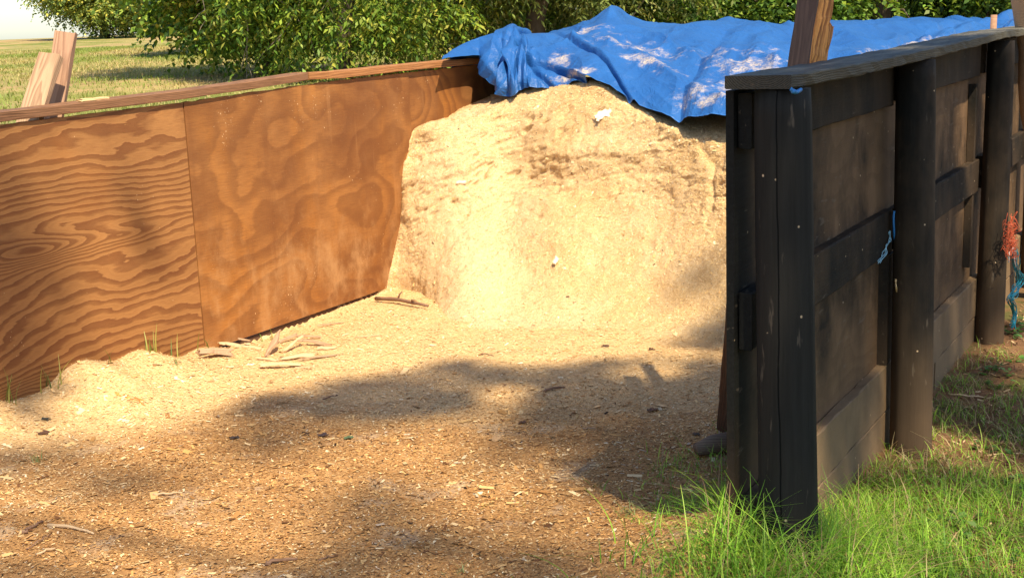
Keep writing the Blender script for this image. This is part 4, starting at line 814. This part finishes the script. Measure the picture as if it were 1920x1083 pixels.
# broken timber behind the black wall
def on(px, py, off): return atP(px, py, Q+nR*off, nR)
lo, hi = ext(on(1496, 125, -.095), on(1515, 0, -.095), .85, 1.9)
bk = empty('broken_timber', Matrix.Translation(lo), 'broken timber with a brown face and a torn orange face, rising behind the black wall', 'timber')
def child_board(name, p0, p1, face, W, T, mat, seed, jit=.002, seg=14, ends=.01):
    bm = bmesh.new(); L = (Vector(p1)-Vector(p0)).length; plank(bm, 0, L, -W/2, W/2, -T/2, T/2, seg=seg, jit=jit, seed=seed, ends=ends); o = link(name, bm_mesh(name, bm), mat, bk); o.matrix_local = Matrix.Translation(-Vector(lo)) @ frame(p0, p1, face); return o
child_board('weathered_half', lo, hi, Vector((-.35, -.93, 0)), .062, .022, M_brown, 61)
s1, s2 = ext(on(1528, 118, -.11), on(1544, 0, -.11), .85, 1.9); child_board('split_half', s1, s2, Vector((.35, -.94, 0)), .060, .030, M_split, 62, .0035, 40)
s1, s2 = ext(on(1543, 108, -.115), on(1553, 52, -.115), .85, None); child_board('splinter', s1, s2, Vector((.6, -.8, 0)), .030, .022, M_split, 63, .004, 26, .02)
# peeled post and stake at the far end
t0, t1 = Rp(4.15, .22, -.3), on(1925, -20, .10); bm = bmesh.new(); pp = [Vector((0, 0, 0)).lerp(t1-t0, k/12)+Vector((.006*math.sin(k*2), .006*math.cos(k*3), 0)) for k in range(13)]; pp += [pp[-1]+(t1-t0)*.12]; tube(bm, pp, [.074+.006*math.sin(k*1.7) for k in range(14)], 20)
o = link('wooden_post', bm_mesh('wooden_post', bm), board_mat('peeled_tan_wood', (.50, .33, .20), (.28, .16, .09), seed=4., streak=.5), M=Matrix.Translation(t0), smooth=True); tag(o, 'peeled tan post at the right picture edge by the end of the black wall', 'post')
sp = Rp(solve_u(1862, 50, -.09), -.09, .9); bm = bmesh.new(); tube(bm, [(0, 0, 0), (0, .004, .3), (.003, .0, .615)], [.019, .018, .017], 14)
o = link('wooden_stake', bm_mesh('wooden_stake', bm), M_weather2, M=Matrix.Translation(sp), smooth=True); tag(o, 'short round stake poking up behind the far end of the black cap', 'stake')
# brace board and log end inside the black wall
b0 = atZ(1384, 812, .0); b1 = on(1416, 560, -.10); lo2, hi2 = b0+(b0-b1)*.02, b1
board('brace_board', lo2, hi2, Vector((-.35, -.93, .2)), .17, .03, M_brown, 'dark red-brown brace board leaning against the inside of the black wall', 'board', 71)
bm = bmesh.new(); ca = atZ(1305, 842, .03); cb = atZ(1400, 822, .04); tube(bm, [Vector((0, 0, 0)), (cb-ca)*.33+Vector((0, 0, .006)), (cb-ca)*.7, cb-ca+Vector((0, .05, 0))], [.022, .036, .040, .038], 14)
o = link('log_piece', bm_mesh('log_piece', bm), M_back, M=Matrix.Translation(ca), smooth=True); tag(o, 'grey weathered piece of wood half buried in grass at the foot of the brace', 'wood piece')
# ------------------------------------------------------------------ twine
def plas(name, c): s = NT(name, .45, .4); return s.fin(s.mix(s.noise(s.pos(), 60, 2), [q*.7 for q in c], c))
M_blue, M_teal, M_orange, M_white = plas('blue_cord', (.03, .22, .55)), plas('teal_cord', (.02, .33, .42)), plas('orange_cord', (.62, .11, .04)), plas('white_cord', (.8, .78, .72))
def cord(name, pts, r, mat, label=None, cat=None, parent=None, strands=1, amp=.004, org=None, n=6, wig=3.):
    bm = bmesh.new(); org = Vector(org if org else pts[0]); rnd = random.Random(len(pts)*31+int(r*1e5)); N_ = 26
    for s_ in range(strands):
        o_ = [Vector((rnd.gauss(0, amp), rnd.gauss(0, amp), rnd.gauss(0, amp))) for _ in pts]; C_ = np.array([list(Vector(p)+q-org) for p, q in zip(pts, o_)]); D_ = catmull(C_, np.linspace(0, len(pts)-1, N_))
        ph = rnd.uniform(0, 6); D_ = D_+np.stack([np.sin(np.arange(N_)*wig*.3+ph), np.cos(np.arange(N_)*wig*.3+ph), 0*np.arange(N_)], -1)*amp*.5
        tube(bm, [Vector(q) for q in D_], r, n)
    o = link(name, bm_mesh(name, bm), mat, parent, M=Matrix.Translation(org) if not parent else Matrix.Translation(org-parent.matrix_world.translation), smooth=True)
    if label: tag(o, label, cat)
    return o
cord('blue_twine', [on(1677, 396, .02), on(1677, 430, .022), on(1681, 470, .022), on(1685, 505, .024), on(1684, 520, .024)], .0042, M_blue, 'blue twine hanging beside the second black post', 'twine', amp=.001)
cord('twine_strand', [on(1669, 433, .006), on(1668, 450, .006), on(1661, 462, .007), on(1659, 475, .007), on(1648, 493, .008)], .0013, plas('pale_blue_cord', (.30, .55, .66)), 'frayed pale blue twine strand stuck to the middle rail of the black wall', 'twine', strands=4, amp=.004)
cord('dry_stalk', [on(1684, 515, .03), on(1679, 535, .04), on(1684, 552, .03), on(1698, 540, .03), on(1688, 556, .03), on(1682, 566, .03)], .0016, M_pale, 'dry curled grass stalk tangled at the end of the blue twine', 'dry stalk', strands=3, amp=.004)
cord('plastic_scrap', [on(1484, 171, .14), on(1492, 173, .145), on(1500, 169, .145)], .005, M_blue, 'small blue plastic scrap pinched under the front of the black cap', 'scrap', strands=2, amp=.002)
ob = .16
opts = []; rnd = random.Random(5)
tw = empty('orange_twine', Matrix.Translation(on(1896, 400, ob)), 'frayed orange twine knot hanging at the right picture edge', 'twine')
for k in range(60):
    c0 = on(1896+rnd.gauss(0, 4.5), 405+rnd.random()*64, ob); c = [c0+Vector((rnd.gauss(0, .016), rnd.gauss(0, .012), rnd.gauss(0, .02)-.012*j)) for j in range(5)]; opts.append(c)
bm = bmesh.new(); og = tw.matrix_world.translation
for c in opts:
    D_ = catmull(np.array([list(Vector(q)-on(1896, 400, ob)) for q in c]), np.linspace(0, 4, 16)); tube(bm, [Vector(q) for q in D_], .0013, 4)
link('frayed_strands', bm_mesh('frayed_strands', bm), M_orange, tw, smooth=True)
cord('teal_twine', [on(1902, 470, ob), on(1906, 500, ob), on(1914, 525, ob), on(1904, 545, ob), on(1895, 560, ob), on(1903, 585, ob), on(1901, 612, ob)], .0018, M_teal, 'teal twine bundle hanging below the orange knot', 'twine', strands=16, amp=.009)
cord('white_cord', [on(1891, 492, ob), on(1892, 474, ob), on(1902, 466, ob), on(1902, 490, ob), on(1912, 516, ob)], .0035, M_white, 'short white cord looped through the teal twine', 'cord', strands=1, amp=.001)
# ------------------------------------------------------------------ bits lying on the sawdust
pxy = projn(PILE.reshape(-1, 3)); vis = (np.sum(PILEN.reshape(-1, 3)*(np.array([0, 0, H])-PILE.reshape(-1, 3)), 1) > 0)
def on_pile(px, py):
    d_ = (pxy[0]-px)**2+(pxy[1]-py)**2+np.where(vis, 0, 1e6); i = int(np.argmin(d_)); return Vector(PILE.reshape(-1, 3)[i]), Vector(PILEN.reshape(-1, 3)[i])
def on_ground(px, py):
    p = atZ(px, py, 0)
    for _ in range(4): p = atZ(px, py, float(gh(p.x, p.y)))
    n_ = gnorm(np.array([p.x]), np.array([p.y]), .05)[0]; return p, Vector(n_)
def chip(name, pos, nrm, L, W, T, ang, mat, label, cat, curl=0., tilt=(0, 0), group=None, seed=1, taper=.8):
    """thin, slightly curled and uneven piece lying on a surface"""
    rnd = random.Random(seed); bm = bmesh.new(); nx, ny = 10, 5; top = []; bot = []
    for i in range(nx+1):
        rt = []; rb = []; t = i/nx-.5; wd = W*(1-(1-taper)*abs(t)*2)*(1+rnd.uniform(-.34, .25))
        for j in range(ny+1):
            s_ = j/ny-.5; x_, y_ = t*L+rnd.uniform(-.06, .06)*L*(i in (0, nx))*1.5, s_*wd+.12*W*math.sin(t*7+seed); zz = curl*W*(1-4*s_*s_)+t*s_*W*.5*math.sin(seed)+.10*curl*L*math.cos(t*3)+rnd.uniform(-.2, .2)*T
            rt.append(bm.verts.new((x_, y_, zz+T/2))); rb.append(bm.verts.new((x_, y_, zz-T/2)))
        top.append(rt); bot.append(rb)
    for i in range(nx):
        for j in range(ny):
            bm.faces.new((top[i][j], top[i+1][j], top[i+1][j+1], top[i][j+1])); bm.faces.new((bot[i][j], bot[i][j+1], bot[i+1][j+1], bot[i+1][j]))
        bm.faces.new((top[i][0], bot[i][0], bot[i+1][0], top[i+1][0])); bm.faces.new((top[i][ny], top[i+1][ny], bot[i+1][ny], bot[i][ny]))
    for j in range(ny): bm.faces.new((top[0][j], top[0][j+1], bot[0][j+1], bot[0][j])); bm.faces.new((top[nx][j], bot[nx][j], bot[nx][j+1], top[nx][j+1]))
    z = nrm.normalized(); x = Vector((math.cos(ang), math.sin(ang), 0)); x = (x-z*x.dot(z)).normalized(); y = z.cross(x)
    M = Matrix(((x.x, y.x, z.x, pos.x), (x.y, y.y, z.y, pos.y), (x.z, y.z, z.z, pos.z), (0, 0, 0, 1))) @ Matrix.Rotation(tilt[0], 4, 'Y') @ Matrix.Rotation(tilt[1], 4, 'X')
    o = link(name, bm_mesh(name, bm), mat); o.matrix_world = Matrix.Translation(z*(T*.6+L*.5*abs(math.sin(tilt[0]))+.002)) @ M; return tag(o, label, cat, group)
M_white_wood = board_mat('white_fresh_chip', (.88, .76, .54), (.75, .58, .34), seed=3., streak=.1)
M_barkp = board_mat('bark_piece', (.48, .31, .19), (.28, .16, .09), seed=7., streak=.5); M_barkl = board_mat('pale_bark_piece', (.68, .48, .28), (.48, .30, .15), seed=8., streak=.3)
p, n_ = on_pile(1133, 217); chip('wood_chip', p, n_, .105, .055, .006, .25, M_white_wood, 'pale rectangular wood chip high on the heap', 'wood chip', seed=2, taper=1., tilt=(.1, .35))
p, n_ = on_pile(866, 342); chip('wood_chip', p, n_, .06, .022, .005, .1, M_white_wood, 'small white chip on the upper left ledge of the heap', 'wood chip', .2, seed=3, tilt=(0, .3))
p, n_ = on_pile(1043, 490); chip('wood_chip', p, n_, .065, .035, .005, 1.2, M_white_wood, 'white wedge-shaped chip in the middle of the heap', 'wood chip', .1, seed=4, tilt=(.2, .2), taper=.4)
p, n_ = on_ground(345, 718); chip('wood_chip', p, n_, .075, .04, .006, -.2, M_white_wood, 'white chip lying in the bright sawdust near the plywood wall', 'wood chip', .1, seed=5, taper=.5)
p, n_ = on_ground(240, 757); chip('wood_block', p, n_, .20, .035, .03, -.55, M_split, 'small orange-brown split stick on the dull chips below the bank', 'wood block', 0, seed=6, taper=1.)
barks = [(402, 670, .19, .10, .35, M_barkp, .45, (.12, -.25), 'curled grey-brown bark slab, leftmost by the plywood'), (432, 652, .18, .06, .7, M_barkl, .3, (.1, .1), 'pale bark strip just right of the leftmost bark slab'), (492, 634, .17, .06, .15, M_barkl, .1, (0, .1), 'flat tan bark sliver nearest the foot of the plywood'),
         (514, 662, .24, .05, 1.35, M_barkp, .3, (-.45, .25), 'bark strip standing up in the middle of the bark heap'), (524, 690, .25, .055, .05, M_barkl, .35, (.05, -.3), 'front bark piece with a dark hollow below it'), (550, 655, .19, .035, 1.0, M_barkl, .3, (-.3, .2), 'narrow leaning bark strip right of the upright one'),
         (560, 672, .20, .07, .3, M_barkl, .2, (.05, .1), 'broad pale bark flake right of the heap centre'), (588, 648, .22, .045, -.35, M_barkp, .35, (.1, .1), 'brown bark strip at the back right of the bark heap'), (600, 672, .22, .03, .35, M_barkp, .2, (.03, 0), 'thin bark sliver pointing right from the bark heap'),
         (580, 636, .15, .03, -.2, M_barkp, .3, (.15, .1), 'short bark curl at the very back of the heap'), (620, 610, .16, .02, .1, M_barkp, .2, (.05, 0), 'thin brown sliver close to the far plywood foot'), (690, 632, .15, .022, -.3, M_barkl, .2, (0, 0), 'faint tan sliver alone right of the bark heap')]
barks += [(470, 655, .12, .035, .4, M_barkl, .3, (.1, .2), 'small tan bark curl between the leftmost slabs and the heap'), (500, 676, .14, .03, -.2, M_barkl, .2, (.05, .1), 'thin pale sliver lying left of the front bark piece'), (540, 640, .13, .04, .6, M_barkp, .4, (-.15, .2), 'brown curl behind the upright bark strip'),
          (612, 655, .12, .05, .1, M_barkl, .2, (.05, .2), 'pale flake at the right end of the bark heap'), (455, 640, .10, .03, -.3, M_barkp, .3, (.1, .1), 'little brown flake touching the plywood near the bark'), (572, 690, .10, .025, .2, M_barkl, .1, (0, .1), 'tiny tan sliver right of the front bark piece')]
for i, (qx, qy, L, W, an, m_, cu, tl, lab) in enumerate(barks):
    p, n_ = on_ground(qx, qy); chip('bark_piece', p, n_, L*.85, W*.62, .003, an, m_, lab, 'bark piece', cu, tl, 'bark pieces by the plywood wall', seed=20+i, taper=.6)
def stick(name, pa, pb, r, mat, label, cat, fork=False, group=None, seed=1, arc=.01):
    rnd = random.Random(seed); d_ = pb-pa; bm = bmesh.new(); pp = [d_*(k/7)+Vector((rnd.gauss(0, .004), rnd.gauss(0, .004), arc*math.sin(k/7*math.pi)+rnd.gauss(0, .002)+r)) for k in range(8)]
    tube(bm, pp, [r*(1.1-.5*k/7)*rnd.uniform(.85, 1.15) for k in range(8)], 8)
    if fork:
        tube(bm, [pp[3], pp[3]+Vector((.01, 0, .03)), pp[3]+Vector((.03, -.01, .05))], [r*.6, r*.45, r*.2], 6); tube(bm, [pp[5], pp[5]+Vector((.0, -.02, .02)), pp[5]+Vector((.03, -.04, .02))], [r*.5, r*.4, r*.2], 6)
    o = link(name, bm_mesh(name, bm), mat, M=Matrix.Translation(pa), smooth=True); return tag(o, label, cat, group)
M_stick = board_mat('stick_wood', (.28, .16, .10), (.15, .08, .05), seed=2.)
pa = on_pile(703, 562)[0] if False else on_ground(705, 566)[0]; pb = on_ground(803, 581)[0]; stick('twig', pa+Vector((0, 0, .01)), pb+Vector((0, 0, .015)), .012, M_stick, 'forked brown twig at the toe of the heap by the plywood wall', 'twig', True, seed=3)
sticks = [((95, 988), (178, 1001), .006, M_barkl, 'light orange stem in the bottom left chips'), ((42, 1002), (78, 982), .006, M_stick, 'short dark stick at the bottom left corner'), ((50, 1030), (98, 1003), .003, M_stick, 'thin grey twig below the short dark stick'), ((494, 1060), (558, 1050), .007, M_stick, 'brown stick at the bottom edge left of centre'),
          ((600, 1052), (625, 1045), .003, M_stick, 'tiny stick right of the bottom edge stick'), ((605, 750), (635, 741), .003, M_stick, 'thin dark twig at the edge of the bright sawdust'), ((1020, 735), (1060, 728), .006, M_stick, 'brown sliver in the sunny streak in mid yard'), ((1265, 590), (1310, 590), .004, M_stick, 'thin brown twig at the right foot of the heap'), ((900, 665), (925, 668), .003, M_stick, 'small brown twig on the flat bright sawdust'),
          ((285, 930), (345, 925), .004, M_barkl, 'yellow straw pair in the sunlit chips, lower left'), ((70, 1040), (110, 1030), .004, M_barkl, 'pale straw beside the thin grey twig'), ((1780, 742), (1860, 748), .004, M_barkl, 'dry stalk lying on the soil behind the lawn'), ((1850, 856), (1925, 852), .004, M_barkl, 'pale stalk at the back edge of the lawn')]
for i, (q0, q1, r, m_, lab) in enumerate(sticks):
    stick('stick', on_ground(*q0)[0], on_ground(*q1)[0], r, m_, lab, 'stick', group='sticks lying in the chips', seed=40+i, arc=.004)
def dead_leaf(pos, nrm, size, ang, col, label, seed):
    rnd = random.Random(seed); bm = bmesh.new(); ctr = bm.verts.new((0, 0, .006)); ring = []
    for k in range(18):
        t = k/18*2*math.pi; r = size*(.42+.30*abs(math.cos(t*2.5))**.7)*(1.25 if abs(t-math.pi) < 2.4 else 1)*rnd.uniform(.85, 1.1); ring.append(bm.verts.new((r*math.cos(t), r*math.sin(t)*.8, rnd.uniform(.0, .22)*size)))
    for k in range(18): bm.faces.new((ctr, ring[k], ring[(k+1) % 18]))
    me = bm_mesh('fallen_leaf', bm); o = link('fallen_leaf', me, solid('dead_leaf_%d' % seed, col, .7, .3, 40)); s_ = o.modifiers.new('Solidify', 'SOLIDIFY'); s_.thickness = .0008
    o.matrix_world = Matrix.Translation(pos+Vector((0, 0, .004))) @ Matrix.Rotation(ang, 4, 'Z'); return tag(o, label, 'leaf', 'fallen leaves')
G_ = (.07, .085, .06); B_ = (.10, .05, .03)
for i, (qx, qy, sz, c, lab) in enumerate([(220, 709, .05, G_, 'dark green fallen leaf on the bright sawdust bank'), (190, 736, .05, G_, 'grey-green fallen leaf below the sawdust bank'), (82, 813, .045, B_, 'dark fallen leaf in the chips at the left'), (85, 787, .035, (.05, .05, .04), 'small blackish leaf left of the orange split stick'),
        (653, 822, .035, (.09, .13, .06), 'small green leaf in the shaded chips left of centre'), (1136, 650, .035, B_, 'dark leaf on the bright flat below the heap'), (1222, 656, .03, B_, 'small brown leaf right of the dark leaf below the heap'), (930, 825, .05, (.42, .26, .13), 'tan curled leaf in the centre of the yard'), (440, 822, .035, (.05, .035, .03), 'blackish leaf in the shaded chips, left half'),
        (605, 818, .04, (.06, .04, .04), 'dark leaf just left of the small green one'), (1225, 770, .045, B_, 'brown leaf in shade toward the black wall'), (1305, 815, .03, (.08, .05, .03), 'small dark leaf beside the grey log end'), (980, 793, .03, B_, 'small dark leaf right of the tan curled one'), (1720, 880, .06, (.36, .19, .10), 'curled orange-brown leaf on the soil near the planks'), (1905, 620, .05, (.28, .10, .05), 'red-brown leaf at the foot of the far post')]):
    p, n_ = on_ground(qx, qy); dead_leaf(p, n_, sz*.8, random.uniform(0, 6), c, lab, 60+i)
# ------------------------------------------------------------------ sky, sun, camera
wd = bpy.data.worlds.new('World'); SC.world = wd; wd.use_nodes = True; nt = wd.node_tree; bg = nt.nodes['Background']
sk = nt.nodes.new('ShaderNodeTexSky'); sk.sky_type = 'NISHITA'; sk.sun_disc = False; sk.sun_elevation = SUN_EL; sk.sun_rotation = math.atan2(SUN.x, SUN.y); sk.air_density = 1.; sk.dust_density = .75; sk.ozone_density = 2.5
nt.links.new(sk.outputs[0], bg.inputs[0]); bg.inputs[1].default_value = .125
sl = bpy.data.lights.new('sun', 'SUN'); sl.energy = 5.; sl.angle = math.radians(.65); sl.color = (1., .86, .62); so = bpy.data.objects.new('sun', sl); COL.objects.link(so)
so.rotation_euler = SUN.to_track_quat('Z', 'Y').to_euler(); so.location = SUN*20
cd = bpy.data.cameras.new('camera'); cd.sensor_width = 36; cd.lens = 36*F/1920; cd.clip_end = 3000; cd.clip_start = .05
co = bpy.data.objects.new('camera', cd); COL.objects.link(co); co.matrix_world = Matrix.Translation(CAM) @ RM.to_4x4(); SC.camera = co
SC.view_settings.view_transform = 'Standard'; SC.view_settings.look = 'None'; SC.view_settings.exposure = .80; SC.view_settings.gamma = 1
SC.render.resolution_x = 1920; SC.render.resolution_y = 1083
SC.cycles.max_bounces = 8; SC.cycles.transparent_max_bounces = 4
